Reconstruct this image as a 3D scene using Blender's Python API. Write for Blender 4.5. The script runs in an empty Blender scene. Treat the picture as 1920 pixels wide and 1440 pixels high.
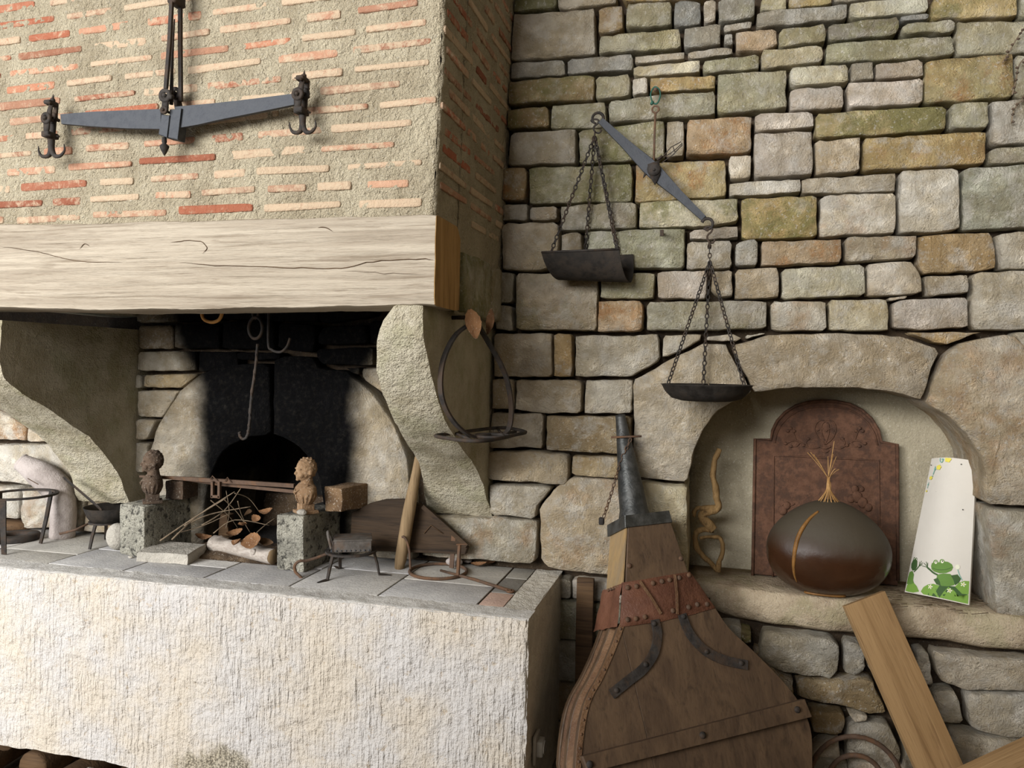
import bpy, bmesh, math, random
from mathutils import Vector, Matrix, noise
random.seed(7)
scene = bpy.context.scene
col = scene.collection

# ------------------------------------------------------------------ camera
FPX, PCX, PCY = 1442.0, 960.0, 720.0
CAM = Vector((0.0, -2.553, 1.55))
ROT = (Matrix.Rotation(math.radians(14.5), 3, 'Z') @ Matrix.Rotation(math.radians(88.7), 3, 'X')
       @ Matrix.Rotation(math.radians(0.9), 3, 'Z'))
cam_data = bpy.data.cameras.new('camera'); cam_data.sensor_width = 36.0
cam_data.lens = 36.0 * FPX / 1920.0; cam_data.clip_start = 0.05
cam = bpy.data.objects.new('camera', cam_data); col.objects.link(cam)
cam.location = CAM; cam.rotation_euler = ROT.to_euler()
scene.camera = cam

# ------------------------------------------------------------------ light
scene.view_settings.view_transform = 'Standard'
scene.view_settings.look = 'None'
scene.view_settings.gamma = 1.0
scene.view_settings.use_curve_mapping = False
scene.view_settings.exposure = 0.14
world = bpy.data.worlds.new('overcast_sky'); scene.world = world; world.use_nodes = True
bg = world.node_tree.nodes['Background']
bg.inputs['Color'].default_value = (0.80, 0.88, 1.0, 1); bg.inputs['Strength'].default_value = 0.9

def area(name, loc, target, sx, sy, power, colr):
    l = bpy.data.lights.new(name, 'AREA'); l.shape = 'RECTANGLE'; l.size = sx; l.size_y = sy
    l.energy = power; l.color = colr
    o = bpy.data.objects.new(name, l); col.objects.link(o); o.location = loc
    o.rotation_euler = (Vector(target) - Vector(loc)).to_track_quat('-Z', 'Y').to_euler()
    return o
area('daylight_from_open_side', (-3.5, -7.8, 3.4), (-0.6, 0.0, 1.3), 5.5, 3.0, 1250, (1.0, 0.99, 0.985))

# ------------------------------------------------------------------ pixel rays onto real planes
def ray(x, y): return ROT @ Vector(((x - PCX) / FPX, -(y - PCY) / FPX, -1.0))
def PY(x, y, Y=0.0): d = ray(x, y); return CAM + d * ((Y - CAM.y) / d.y)
def PZ(x, y, Z=0.85): d = ray(x, y); return CAM + d * ((Z - CAM.z) / d.z)
def PX(x, y, X): d = ray(x, y); return CAM + d * ((X - CAM.x) / d.x)
def PN(x, y, p, n): d = ray(x, y); return CAM + d * ((Vector(p) - CAM).dot(n) / d.dot(n))

# ------------------------------------------------------------------ objects
W = {}                                                   # world origin of every object
def thing(name, loc, label=None, cat=None, group=None, kind=None):
    o = bpy.data.objects.new(name, None); col.objects.link(o); o.empty_display_size = 0.05
    o.location = Vector(loc); W[o] = Vector(loc); tag(o, label, cat, group, kind); return o
def tag(o, label=None, cat=None, group=None, kind=None):
    if label: o['label'] = label
    if cat: o['category'] = cat
    if group: o['group'] = group
    if kind: o['kind'] = kind
    return o
def outward(vf):
    bm = bmesh.new(); vv = [bm.verts.new(v) for v in vf[0]]
    for f in vf[1]: bm.faces.new([vv[i] for i in f])
    bmesh.ops.recalc_face_normals(bm, faces=bm.faces[:]); bm.verts.index_update()
    r = ([v.co.copy() for v in bm.verts], [tuple(v.index for v in f.verts) for f in bm.faces]); bm.free(); return r
def mesh_obj(name, vf, mat, parent=None, smooth=True, angle=None, recalc=True):
    vs, fs = vf
    vs = [Vector(v) for v in vs]
    lo = Vector([min(v[i] for v in vs) for i in range(3)]); hi = Vector([max(v[i] for v in vs) for i in range(3)])
    c = (lo + hi) / 2
    if parent is None: c.z = lo.z
    me = bpy.data.meshes.new(name); me.from_pydata([v - c for v in vs], [], fs); me.validate()
    bm = bmesh.new(); bm.from_mesh(me)
    if recalc: bmesh.ops.recalc_face_normals(bm, faces=bm.faces[:])
    bm.to_mesh(me); bm.free()
    if smooth: me.shade_smooth() if angle is None else me.shade_smooth()
    if angle is not None:
        bm = bmesh.new(); bm.from_mesh(me)
        for e in bm.edges:
            if len(e.link_faces) == 2 and e.calc_face_angle(0) > math.radians(angle): e.smooth = False
        bm.to_mesh(me); bm.free()
    me.materials.append(mat)
    o = bpy.data.objects.new(name, me); col.objects.link(o)
    o.location = c - (W[parent] if parent else Vector()); W[o] = c
    if parent: o.parent = parent
    return o
def join(*parts):
    vs, fs = [], []
    for v, f in parts:
        k = len(vs); vs += list(v); fs += [tuple(i + k for i in q) for q in f]
    return vs, fs

def frame_from(d, up=Vector((0, 0, 1))):
    d = Vector(d).normalized()
    a = d.cross(up)
    if a.length < 1e-4: a = d.cross(Vector((0, 1, 0)))
    a.normalize(); return a, a.cross(d).normalized(), d
def tube(pts, r, n=8, closed=False, cap=True, flat=None):
    """tube along a path; r number or list; flat=(wide,thin,updir) gives a strap"""
    pts = [Vector(p) for p in pts]; m = len(pts); rs = r if isinstance(r, (list, tuple)) else [r] * m
    vs, fs = [], []; up = None
    for i, p in enumerate(pts):
        if closed: d = pts[(i + 1) % m] - pts[i - 1]
        else: d = pts[min(i + 1, m - 1)] - pts[max(i - 1, 0)]
        if d.length < 1e-9: d = Vector((0, 0, 1))
        d.normalize()
        if flat:
            u = Vector(flat[2]); a = d.cross(u).normalized(); b = a.cross(d).normalized()
            for sx, sy in ((-1, -1), (1, -1), (1, 1), (-1, 1)):
                vs.append(p + a * sx * flat[0] * rs[i] / 2 + b * sy * flat[1] * rs[i] / 2)
        else:
            if up is None: a, b, _ = frame_from(d)
            else:
                a = up - d * up.dot(d); a.normalize(); b = a.cross(d)
            up = a
            for k in range(n):
                t = 2 * math.pi * k / n
                vs.append(p + (a * math.cos(t) + b * math.sin(t)) * rs[i])
    n = 4 if flat else n
    for i in range(m if closed else m - 1):
        j = (i + 1) % m
        for k in range(n):
            fs.append((i * n + k, i * n + (k + 1) % n, j * n + (k + 1) % n, j * n + k))
    if cap and not closed:
        fs.append(tuple(range(n - 1, -1, -1))); fs.append(tuple((m - 1) * n + k for k in range(n)))
    return vs, fs
def spline(pts, k=6, closed=False):
    pts = [Vector(p) for p in pts]; out = []; m = len(pts)
    g = (lambda i: pts[i % m]) if closed else (lambda i: pts[max(0, min(m - 1, i))])
    for i in range(m if closed else m - 1):
        a, b, c, d = g(i - 1), g(i), g(i + 1), g(i + 2)
        for s in range(k):
            t = s / k
            out.append(0.5 * (2 * b + (c - a) * t + (2 * a - 5 * b + 4 * c - d) * t * t + (3 * b - a - 3 * c + d) * t ** 3))
    if not closed: out.append(pts[-1])
    return out
def ring(c, r, tr, normal=(0, 0, 1), n=32, m=8, flat=None, ry=None):
    a, b, d = frame_from(normal); c = Vector(c); ry = ry or r
    pts = [c + a * math.cos(2 * math.pi * i / n) * r + b * math.sin(2 * math.pi * i / n) * ry for i in range(n)]
    return tube(pts, 1.0 if flat else tr, m, closed=True, flat=(flat[0], flat[1], d) if flat else None)
def lathe(prof, c=(0, 0, 0), axis=(0, 0, 1), n=32, cap=True):
    """prof list of (radius, height)"""
    a, b, d = frame_from(axis); c = Vector(c); vs, fs = [], []
    for r, h in prof:
        for k in range(n):
            t = 2 * math.pi * k / n
            vs.append(c + d * h + (a * math.cos(t) + b * math.sin(t)) * max(r, 1e-4))
    for i in range(len(prof) - 1):
        for k in range(n): fs.append((i * n + k, i * n + (k + 1) % n, (i + 1) * n + (k + 1) % n, (i + 1) * n + k))
    if cap: fs.append(tuple(range(n - 1, -1, -1))); fs.append(tuple((len(prof) - 1) * n + k for k in range(n)))
    return vs, fs
def box(c, s, m=None, bev=0.0):
    """box centred c with size s; m = 3x3 rotation; optional chamfer"""
    m = m or Matrix.Identity(3); c = Vector(c); bm = bmesh.new(); bmesh.ops.create_cube(bm, size=1)
    for v in bm.verts: v.co = Vector((v.co.x * s[0], v.co.y * s[1], v.co.z * s[2]))
    if bev: bmesh.ops.bevel(bm, geom=bm.edges[:], offset=bev, segments=2, affect='EDGES', profile=0.6)
    bm.verts.index_update()
    vf = ([c + m @ v.co for v in bm.verts], [tuple(v.index for v in f.verts) for f in bm.faces]); bm.free(); return vf
def prism(pts, off, bev=0.0):
    """polygon pts (world) extruded by vector off; optional bevel of the front rim"""
    pts = [Vector(p) for p in pts]; off = Vector(off); n = len(pts); vs = list(pts) + [p + off for p in pts]
    fs = [tuple(range(n)), tuple(range(2 * n - 1, n - 1, -1))] + [(i, (i + 1) % n, n + (i + 1) % n, n + i) for i in range(n)]
    if bev:
        c = sum(pts, Vector()) / n; u = off.normalized()
        ins = [p + (c - p).normalized() * bev - u * 0 for p in pts]
        vs = ins + [p + u * bev for p in pts] + [p + off for p in pts]
        fs = [tuple(range(n)), tuple(range(3 * n - 1, 2 * n - 1, -1))]
        for r_ in (0, n):
            fs += [(r_ + i, r_ + (i + 1) % n, r_ + n + (i + 1) % n, r_ + n + i) for i in range(n)]
    return vs, fs
def grid_patch(fn, nu, nv):
    vs = [fn(i / nu, j / nv) for j in range(nv + 1) for i in range(nu + 1)]
    fs = [(j * (nu + 1) + i, j * (nu + 1) + i + 1, (j + 1) * (nu + 1) + i + 1, (j + 1) * (nu + 1) + i) for j in range(nv) for i in range(nu)]
    return vs, fs
def nz(p, s=1.0, o=0.0): return noise.noise(Vector((p[0] * s + o, p[1] * s + o * 1.7, p[2] * s - o)))
def fbm(p, s=1.0, o=0.0): return nz(p, s, o) + 0.5 * nz(p, s * 2.1, o + 9) + 0.25 * nz(p, s * 4.3, o + 17)
def rough(vf, amp, s, o=0.0):
    """shift every vertex by smooth vector noise (worn, uneven surfaces)"""
    out = []
    for v in vf[0]:
        v = Vector(v); out.append(v + Vector((fbm(v, s, o), fbm(v, s, o + 31), fbm(v, s, o + 67))) * amp)
    return out, vf[1]
def subdiv(vf, cuts=3):
    bm = bmesh.new(); vv = [bm.verts.new(v) for v in vf[0]]
    for f in vf[1]:
        try: bm.faces.new([vv[i] for i in f])
        except ValueError: pass
    bmesh.ops.subdivide_edges(bm, edges=bm.edges[:], cuts=cuts, use_grid_fill=True)
    bm.verts.index_update(); r = ([v.co.copy() for v in bm.verts], [tuple(v.index for v in f.verts) for f in bm.faces]); bm.free(); return r
def ico(c, r, sub=2, m=None):
    bm = bmesh.new(); bmesh.ops.create_icosphere(bm, subdivisions=sub, radius=1); bm.verts.index_update()
    r = r if isinstance(r, (tuple, list)) else (r, r, r); m = m or Matrix.Identity(3)
    vf = ([Vector(c) + m @ Vector((v.co.x * r[0], v.co.y * r[1], v.co.z * r[2])) for v in bm.verts], [tuple(v.index for v in f.verts) for f in bm.faces]); bm.free(); return vf

# ------------------------------------------------------------------ materials
def lin(c):
    return tuple(((v / 255) / 12.92 if v / 255 <= 0.04045 else ((v / 255 + 0.055) / 1.055) ** 2.4) for v in c)
class NT:
    def __init__(s, name):
        s.m = bpy.data.materials.new(name); s.m.use_nodes = True; s.t = s.m.node_tree; s.n = s.t.nodes
        s.b = s.n['Principled BSDF']; s.b.inputs['Roughness'].default_value = 0.9
        s.b.inputs['Specular IOR Level'].default_value = 0.25
        g = s.n.new('ShaderNodeNewGeometry'); s.pos = g.outputs['Position']; s.geo = g
    def put(s, sock, v):
        if isinstance(v, bpy.types.NodeSocket): s.t.links.new(v, sock)
        elif isinstance(v, (tuple, list)) and len(v) == 3 and sock.type == 'RGBA': sock.default_value = (*v, 1)
        else: sock.default_value = v
    def math(s, op, a, b=0.0, c=None, clamp=False):
        n = s.n.new('ShaderNodeMath'); n.operation = op; n.use_clamp = clamp
        s.put(n.inputs[0], a); s.put(n.inputs[1], b)
        if c is not None: s.put(n.inputs[2], c)
        return n.outputs[0]
    def vmath(s, op, a, b):
        n = s.n.new('ShaderNodeVectorMath'); n.operation = op; s.put(n.inputs[0], a); s.put(n.inputs[1], b); return n.outputs[0]
    def noise(s, scale, detail=4, rough=0.6, vec=None, stretch=None, dist=0.0):
        v = vec or s.pos
        if stretch: v = s.vmath('MULTIPLY', v, stretch)
        n = s.n.new('ShaderNodeTexNoise'); n.inputs['Scale'].default_value = scale; n.inputs['Detail'].default_value = detail
        n.inputs['Roughness'].default_value = rough; n.inputs['Distortion'].default_value = dist; s.put(n.inputs['Vector'], v); return n.outputs['Fac']
    def voro(s, scale, vec=None, feat='F1', stretch=None):
        v = vec or s.pos
        if stretch: v = s.vmath('MULTIPLY', v, stretch)
        n = s.n.new('ShaderNodeTexVoronoi'); n.feature = feat; n.inputs['Scale'].default_value = scale; s.put(n.inputs['Vector'], v); return n.outputs['Distance']
    def step(s, v, lo, hi, a=0.0, b=1.0):
        n = s.n.new('ShaderNodeMapRange'); n.interpolation_type = 'SMOOTHSTEP'; s.put(n.inputs[0], v)
        n.inputs[1].default_value = lo; n.inputs[2].default_value = hi; n.inputs[3].default_value = a; n.inputs[4].default_value = b; return n.outputs[0]
    def mix(s, f, a, b, mode='MIX'):
        n = s.n.new('ShaderNodeMix'); n.data_type = 'RGBA'; n.blend_type = mode; n.clamp_factor = True
        s.put(n.inputs['Factor'], f); s.put(n.inputs['A'], a); s.put(n.inputs['B'], b); return n.outputs['Result']
    def sep(s, v):
        n = s.n.new('ShaderNodeSeparateXYZ'); s.put(n.inputs[0], v); return n.outputs
    def objinfo(s): return s.n.new('ShaderNodeObjectInfo').outputs
    def attr(s, name):
        n = s.n.new('ShaderNodeAttribute'); n.attribute_type = 'OBJECT'; n.attribute_name = name; return n.outputs['Fac']
    def local(s): return s.n.new('ShaderNodeTexCoord').outputs['Object']
    def bump(s, h, strength=0.5, dist=0.01):
        n = s.n.new('ShaderNodeBump'); n.inputs['Strength'].default_value = strength; n.inputs['Distance'].default_value = dist
        s.put(n.inputs['Height'], h); s.t.links.new(n.outputs[0], s.b.inputs['Normal'])
    def done(s, colr, rough=0.9, metal=0.0, spec=None):
        s.put(s.b.inputs['Base Color'], colr); s.put(s.b.inputs['Roughness'], rough); s.b.inputs['Metallic'].default_value = metal
        if spec is not None: s.b.inputs['Specular IOR Level'].default_value = spec
        return s.m
    def add(s, *a):
        r = a[0]
        for x in a[1:]: r = s.math('ADD', r, x)
        return r
    def mul(s, a, b): return s.math('MULTIPLY', a, b)

def mat_stone(name, soot=False):
    t = NT(name); oi = t.objinfo()
    off = t.vmath('ADD', t.pos, t.vmath('MULTIPLY', oi['Location'], (3.1, 5.7, 7.3)))
    base = oi['Color']
    n1 = t.noise(7, 5, 0.65, off); n2 = t.noise(38, 4, 0.7, off); n3 = t.noise(150, 3, 0.7, off); n4 = t.noise(13, 5, 0.7, t.vmath('ADD', off, (9, 4, 2)))
    c = t.mix(t.step(n1, 0.40, 0.60), t.mix(1.0, base, (0.78, 0.73, 0.64), 'MULTIPLY'), base)
    c = t.mix(t.step(n4, 0.50, 0.66, 0, 0.55), c, (0.68, 0.64, 0.56))
    c = t.mix(t.step(t.noise(24, 5, 0.75, t.vmath('ADD', off, (5, 1, 3)), dist=0.8), 0.56, 0.64, 0, 0.45), c, t.mix(1.0, base, (0.70, 0.64, 0.55), 'MULTIPLY'))                    # pale weathered bloom
    rust = t.mul(t.attr('rust'), t.step(t.noise(9, 5, 0.7, t.vmath('ADD', off, (3, 8, 5))), 0.47, 0.66))
    c = t.mix(rust, c, t.mix(n2, (0.40, 0.17, 0.06), (0.58, 0.36, 0.17)))
    moss = t.mul(t.attr('moss'), t.step(t.add(t.mul(n2, 0.35), t.mul(t.noise(6, 5, 0.6, t.vmath('ADD', off, (1, 2, 7))), 0.65)), 0.40, 0.58))
    c = t.mix(moss, c, t.mix(n2, (0.13, 0.135, 0.04), (0.33, 0.31, 0.13)))
    c = t.mix(t.step(t.noise(95, 3, 0.7, off), 0.58, 0.68, 0, 0.6), c, (0.72, 0.68, 0.60))                    # crystals / lichen flecks
    c = t.mix(t.step(n3, 0.40, 0.26, 0, 0.5), c, (0.17, 0.145, 0.11))
    if soot:
        s = t.sep(t.pos); jit = t.mul(t.math('SUBTRACT', t.noise(5, 4, 0.6), 0.5), 0.30)
        # smoke plume on the back of the hearth, widening towards the flue
        dx = t.math('DIVIDE', t.math('ABSOLUTE', t.math('SUBTRACT', s[0], -1.55)), t.add(0.345, t.mul(t.step(s[2], 1.40, 1.75), 0.16)))
        k = t.step(t.math('ADD', dx, jit), 1.12, 0.80)
        c = t.mix(t.mul(k, t.step(t.noise(60, 3), 0.2, 0.55, 0.975, 0.998)), c, (0.0045, 0.0045, 0.005))
    h = t.add(t.mul(n2, 0.8), t.mul(n3, 0.8), t.mul(t.noise(14, 7, 0.8, off, dist=1.4), 2.2), t.mul(t.voro(26, off), 0.9))
    t.bump(h, 0.9, 0.018)
    return t.done(c, 0.95, spec=0.06)
M = {}
M['stone'] = mat_stone('weathered_limestone'); M['soot_stone'] = mat_stone('sooty_granite', True)

def mat_rough(name, c1, c2, scale=10, speck=0.5, bump=0.6, bscale=60, dark=(0.12, 0.10, 0.08), light=(0.75, 0.70, 0.6), extra=None, dist=0.01, roughness=0.93, stretch=None):
    t = NT(name); n1 = t.noise(scale, 5, 0.65); n3 = t.noise(170, 3, 0.7); n2 = t.noise(bscale, 4, 0.7, stretch=stretch)
    c = t.mix(t.step(n1, 0.35, 0.65), c1, c2)
    c = t.mix(t.step(n3, 0.58, 0.72, 0, speck), c, light); c = t.mix(t.step(n3, 0.42, 0.28, 0, speck), c, dark)
    if extra: c = extra(t, c)
    t.bump(t.add(n2, t.mul(n3, 0.4)), bump, dist); return t.done(c, roughness)

def pits_soot_and_shade(t, c):
    c = t.mix(t.step(t.noise(46, 4, 0.65), 0.47, 0.38, 0, 0.85), c, (0.045, 0.042, 0.036))
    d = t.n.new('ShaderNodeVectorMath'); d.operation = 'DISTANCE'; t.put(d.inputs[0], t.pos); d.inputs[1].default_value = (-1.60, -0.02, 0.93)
    return t.mix(t.mul(t.step(t.math('ADD', d.outputs['Value'], t.mul(t.math('SUBTRACT', t.noise(7, 4), .5), .18)), 0.36, 0.25), .93), c, (0.012, 0.011, 0.010))  # soot around the fire, with the block's shade painted into the same dark
def green_patch(t, c):
    s = t.sep(t.pos); k = t.mul(t.step(t.noise(9, 4, 0.6), 0.48, 0.64), 0.30)
    return t.mix(k, c, (0.24, 0.24, 0.10))
M['corbel'] = mat_rough('corbel_granite', lin((172, 162, 136)), lin((196, 188, 166)), 8, 0.5, 1.0, 40, dark=(0.2, 0.17, 0.12), extra=green_patch, dist=0.020)
M['granite'] = mat_rough('speckled_granite', lin((150, 147, 134)), lin((184, 180, 164)), 14, 1.0, 1.0, 46, dark=(0.03, 0.03, 0.026), dist=0.03, extra=pits_soot_and_shade)
M['plaster'] = mat_rough('niche_plaster', lin((158, 149, 126)), lin((178, 168, 144)), 5, 0.6, 0.6, 70, dark=(0.16, 0.14, 0.11))
M['backing'] = mat_rough('joint_shadow_earth', lin((46, 37, 27)), lin((62, 50, 36)), 20, 0.1, 0.6, 60)
M['mortar'] = mat_rough('lime_mortar', lin((178, 165, 138)), lin((204, 192, 164)), 6, 0.6, 1.0, 62, dark=(0.20, 0.17, 0.12), light=(0.74, 0.70, 0.60), dist=0.034)
M['ledge'] = mat_rough('ledge_limestone', lin((150, 132, 108)), lin((188, 172, 146)), 7, 0.5, 0.8, 40, extra=green_patch, dist=0.014)
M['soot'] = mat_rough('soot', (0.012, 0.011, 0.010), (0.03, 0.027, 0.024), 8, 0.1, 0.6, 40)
M['floor'] = mat_rough('earth_floor', lin((120, 106, 88)), lin((150, 136, 114)), 3, 0.3, 0.6, 30)
M['ceiling'] = mat_rough('old_boards', lin((96, 76, 56)), lin((120, 98, 74)), 5, 0.2, 0.5, 30, stretch=(1, 8, 1))
M['render'] = mat_rough('old_wall_render', lin((150, 138, 112)), lin((176, 162, 134)), 2, 0.3, 0.6, 40)

def mat_slab():
    t = NT('tooled_white_limestone')
    n1 = t.noise(4, 5, 0.6); g = t.noise(88, 3, 0.55, stretch=(1.0, 1.0, 0.11)); p = t.noise(26, 4, 0.7); f = t.noise(160, 3, 0.7)
    c = t.mix(t.step(n1, 0.36, 0.64), lin((197, 193, 188)), lin((199, 189, 173)))
    c = t.mix(t.step(p, 0.42, 0.30, 0, 0.6), c, lin((172, 152, 122)))
    s = t.sep(t.pos)
    # damp grey-black bloom low on the face
    d = t.math('ADD', t.math('ABSOLUTE', t.math('DIVIDE', t.math('SUBTRACT', s[0], -1.44), 0.20)), t.math('ABSOLUTE', t.math('DIVIDE', t.math('SUBTRACT', s[2], 0.29), 0.10)))
    k = t.step(t.math('ADD', d, t.mul(t.math('SUBTRACT', t.noise(14, 4), 0.5), 1.6)), 1.05, 0.55)
    c = t.mix(t.mul(k, 0.75), c, lin((176, 166, 142)))
    c = t.mix(t.mul(k, t.step(f, 0.55, 0.45, 0, 0.8)), c, lin((88, 82, 70)))
    # tool grooves fade where the face is left rough
    w = t.step(t.noise(3.5, 3), 0.38, 0.60, 0.5, 1.0)
    t.bump(t.add(t.mul(t.mul(g, w), 1.5), t.mul(p, 0.9), t.mul(t.noise(60, 4, 0.65), 0.9)), 0.95, 0.013)
    return t.done(c, 0.9)
M['slab'] = mat_slab()
M['slab_top'] = mat_rough('worn_slab_top', lin((184, 178, 166)), lin((206, 200, 186)), 9, 0.6, 0.9, 45, dark=(0.14, 0.12, 0.09), dist=0.012)

M['rim'] = mat_rough('dusty_slab_rim', lin((190, 187, 181)), lin((208, 205, 198)), 9, 0.5, 0.6, 50, dark=(0.16, 0.14, 0.12), dist=0.006)
def mat_tile():
    t = NT('hearth_paver'); oi = t.objinfo(); n1 = t.noise(9, 4); n2 = t.noise(50, 4, 0.7, stretch=(1, 3, 1)); n3 = t.noise(120, 2)
    c = t.mix(t.step(n1, 0.3, 0.7), t.mix(1.0, oi['Color'], (0.78, 0.78, 0.8), 'MULTIPLY'), oi['Color'])
    c = t.mix(t.step(n3, 0.36, 0.27, 0, 0.7), c, (0.03, 0.026, 0.02))
    t.bump(t.add(n2, t.mul(n3, 0.4)), 0.45, 0.006); return t.done(c, 0.8)
M['tile'] = mat_tile()

def mat_brick():
    t = NT('old_thin_brick'); oi = t.objinfo(); off = t.vmath('ADD', t.pos, t.vmath('MULTIPLY', oi['Location'], (5.1, 3.7, 9.3)))
    n1 = t.noise(20, 4, 0.7, off); n2 = t.noise(80, 4, 0.7, off)
    c = t.mix(n1, t.mix(1.0, oi['Color'], (0.72, 0.62, 0.55), 'MULTIPLY'), oi['Color'])
    lime = t.step(t.add(t.mul(t.noise(30, 6, 0.8, off, dist=0.5), 0.75), t.mul(oi['Random'], 0.24)), 0.38, 0.55)
    c = t.mix(t.mul(lime, 0.88), c, t.mix(n2, lin((172, 148, 122)), lin((186, 172, 146))))     # lime smeared over the brick
    t.bump(t.add(n1, n2), 0.7, 0.008); return t.done(c, 0.93)
M['brick'] = mat_brick()

def mat_wood(name, c1, c2, axis=0, scale=9, dark=(0.05, 0.03, 0.02), crack=0.6, bump=0.5, rough=0.8, ratio=0.06, spec=0.25, local=True):
    t = NT(name); v = t.local() if local else t.pos
    st = [1.0, 1.0, 1.0]; st[axis] = ratio; st = tuple(st)
    warp = t.vmath('ADD', v, t.vmath('MULTIPLY', t.n_vec(3, v), (0.03, 0.03, 0.03))) if hasattr(t, 'n_vec') else v
    g = t.noise(scale * 6, 6, 0.65, warp, st, 0.6); g2 = t.noise(scale, 4, 0.6, warp, (st[0] * 2, st[1] * 2, st[2] * 2), 1.2); f = t.noise(scale * 22, 3, 0.6, v, st)
    c = t.mix(t.step(g2, 0.3, 0.7), c1, c2)
    c = t.mix(t.step(g, 0.48, 0.30, 0, crack), c, dark)
    c = t.mix(t.step(f, 0.45, 0.30, 0, crack * 0.6), c, dark)
    t.bump(t.add(g, t.mul(f, 0.5)), bump, 0.006); return t.done(c, rough, spec=spec)
M['beam'] = mat_wood('greyed_oak', lin((150, 138, 121)), lin((178, 167, 149)), 0, 12, lin((96, 80, 60)), 0.55, 1.0, 0.9, 0.035)
M['beam_end'] = mat_wood('oak_end_grain', lin((150, 116, 68)), lin((176, 140, 90)), 2, 9, lin((80, 54, 28)), 0.7, 0.5)
M['plank'] = mat_wood('new_pine_plank', lin((142, 112, 75)), lin((164, 133, 93)), 2, 8, lin((102, 74, 46)), 0.6, 0.3, 0.6, 0.05)
M['bellows_wood'] = mat_wood('bellows_walnut_board', lin((72, 55, 40)), lin((94, 74, 54)), 2, 5, lin((42, 30, 21)), 0.6, 0.25, 0.6, 0.05, 0.4)
M['neck_wood'] = mat_wood('bellows_neck_side', lin((158, 130, 88)), lin((136, 118, 92)), 2, 9, lin((96, 76, 48)), 0.5, 0.25, 0.6, 0.05)
M['dark_wood'] = mat_wood('dark_old_wood', lin((70, 52, 35)), lin((92, 70, 47)), 0, 8, lin((36, 25, 16)), 0.7, 0.5)
M['char_wood'] = mat_wood('smoke_darkened_wood', lin((48, 37, 26)), lin((66, 51, 36)), 0, 8, lin((24, 17, 11)), 0.7, 0.5)
M['stick'] = mat_wood('worn_club_wood', lin((124, 104, 76)), lin((146, 123, 92)), 2, 9, lin((84, 66, 44)), 0.6, 0.4)
M['root'] = mat_wood('gnarled_root', lin((112, 88, 54)), lin((142, 114, 74)), 2, 14, lin((60, 42, 24)), 0.7, 0.7, ratio=0.3)
M['bark'] = mat_wood('pale_birch_bark', lin((150, 140, 130)), lin((182, 173, 162)), 2, 12, lin((130, 112, 96)), 0.45, 0.4, ratio=3.0)
M['twig'] = mat_wood('dry_twig', lin((94, 81, 65)), lin((130, 114, 93)), 2, 20, lin((70, 56, 42)), 0.5, 0.3)

def mat_iron(name, c1, c2, rust=None, rough=0.65, metal=0.25, scale=30, bump=0.4):
    t = NT(name); n = t.noise(scale, 5, 0.7); n2 = t.noise(scale * 5, 3)
    c = t.mix(t.step(n, 0.35, 0.65), c1, c2)
    if rust: c = t.mix(t.step(t.noise(scale * 0.6, 5, 0.7), 0.45, 0.62, 0, 0.8), c, rust)
    t.bump(t.add(n, t.mul(n2, 0.5)), bump, 0.004); return t.done(c, t.step(n, 0.3, 0.7, rough - 0.05, rough + 0.2), metal, 0.18)
M['iron'] = mat_iron('black_wrought_iron', (0.024, 0.021, 0.019), (0.05, 0.044, 0.039), (0.06, 0.04, 0.027), 0.7, 0.1)
M['steel'] = mat_iron('dull_steel_beam', (0.045, 0.048, 0.054), (0.085, 0.09, 0.098), None, 0.6, 0.5, 40)
M['rust'] = mat_iron('rusted_iron', (0.085, 0.055, 0.038), (0.13, 0.085, 0.06), (0.16, 0.085, 0.045), 0.75, 0.25)
M['fireback'] = mat_iron('rusted_cast_iron', (0.10, 0.05, 0.03), (0.155, 0.08, 0.05), (0.07, 0.04, 0.028), 0.8, 0.15, 45, 0.8)
M['pan'] = mat_iron('blackened_pan', (0.013, 0.011, 0.009), (0.028, 0.024, 0.020), (0.035, 0.027, 0.02), 0.75, 0.0)
M['box_iron'] = mat_iron('grey_box_iron', (0.09, 0.08, 0.07), (0.15, 0.135, 0.12), (0.12, 0.085, 0.06), 0.65, 0.3)
M['nozzle'] = mat_iron('bellows_nozzle_iron', (0.05, 0.052, 0.05), (0.10, 0.10, 0.095), None, 0.42, 0.7, 25)
M['leather'] = mat_rough('red_brown_leather', lin((88, 56, 42)), lin((108, 72, 54)), 9, 0.15, 0.4, 60, dark=(0.05, 0.03, 0.02), light=(0.3, 0.2, 0.15), roughness=0.55)
M['old_leather'] = mat_rough('worn_brown_leather', lin((92, 66, 46)), lin((120, 92, 66)), 9, 0.3, 0.5, 50, dark=(0.04, 0.03, 0.02), light=(0.3, 0.24, 0.18), roughness=0.65)
M['clay'] = mat_rough('dusty_clay', lin((150, 140, 134)), lin((178, 168, 162)), 9, 0.3, 0.5, 50)
M['old_brick'] = mat_rough('old_brown_brick', lin((92, 72, 52)), lin((122, 98, 72)), 14, 0.7, 0.5, 60, dark=(0.04, 0.03, 0.02))
M['terracotta'] = mat_rough('bust_terracotta', lin((124, 98, 72)), lin((152, 124, 94)), 14, 0.5, 0.5, 90, dark=(0.08, 0.05, 0.03))
M['dark_bust'] = mat_rough('sooty_bust', lin((70, 58, 48)), lin((92, 76, 62)), 14, 0.4, 0.5, 90, dark=(0.04, 0.03, 0.02))
M['white_stone'] = mat_rough('pale_pebble', lin((156, 151, 140)), lin((182, 176, 164)), 12, 0.5, 0.9, 50)
M['leaf'] = mat_rough('dry_leaf', lin((102, 72, 47)), lin((136, 100, 68)), 14, 0.3, 0.4, 60, dark=(0.1, 0.05, 0.025))
M['ash'] = mat_rough('ash_litter', lin((70, 56, 43)), lin((104, 86, 66)), 16, 0.6, 0.8, 60)
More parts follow.
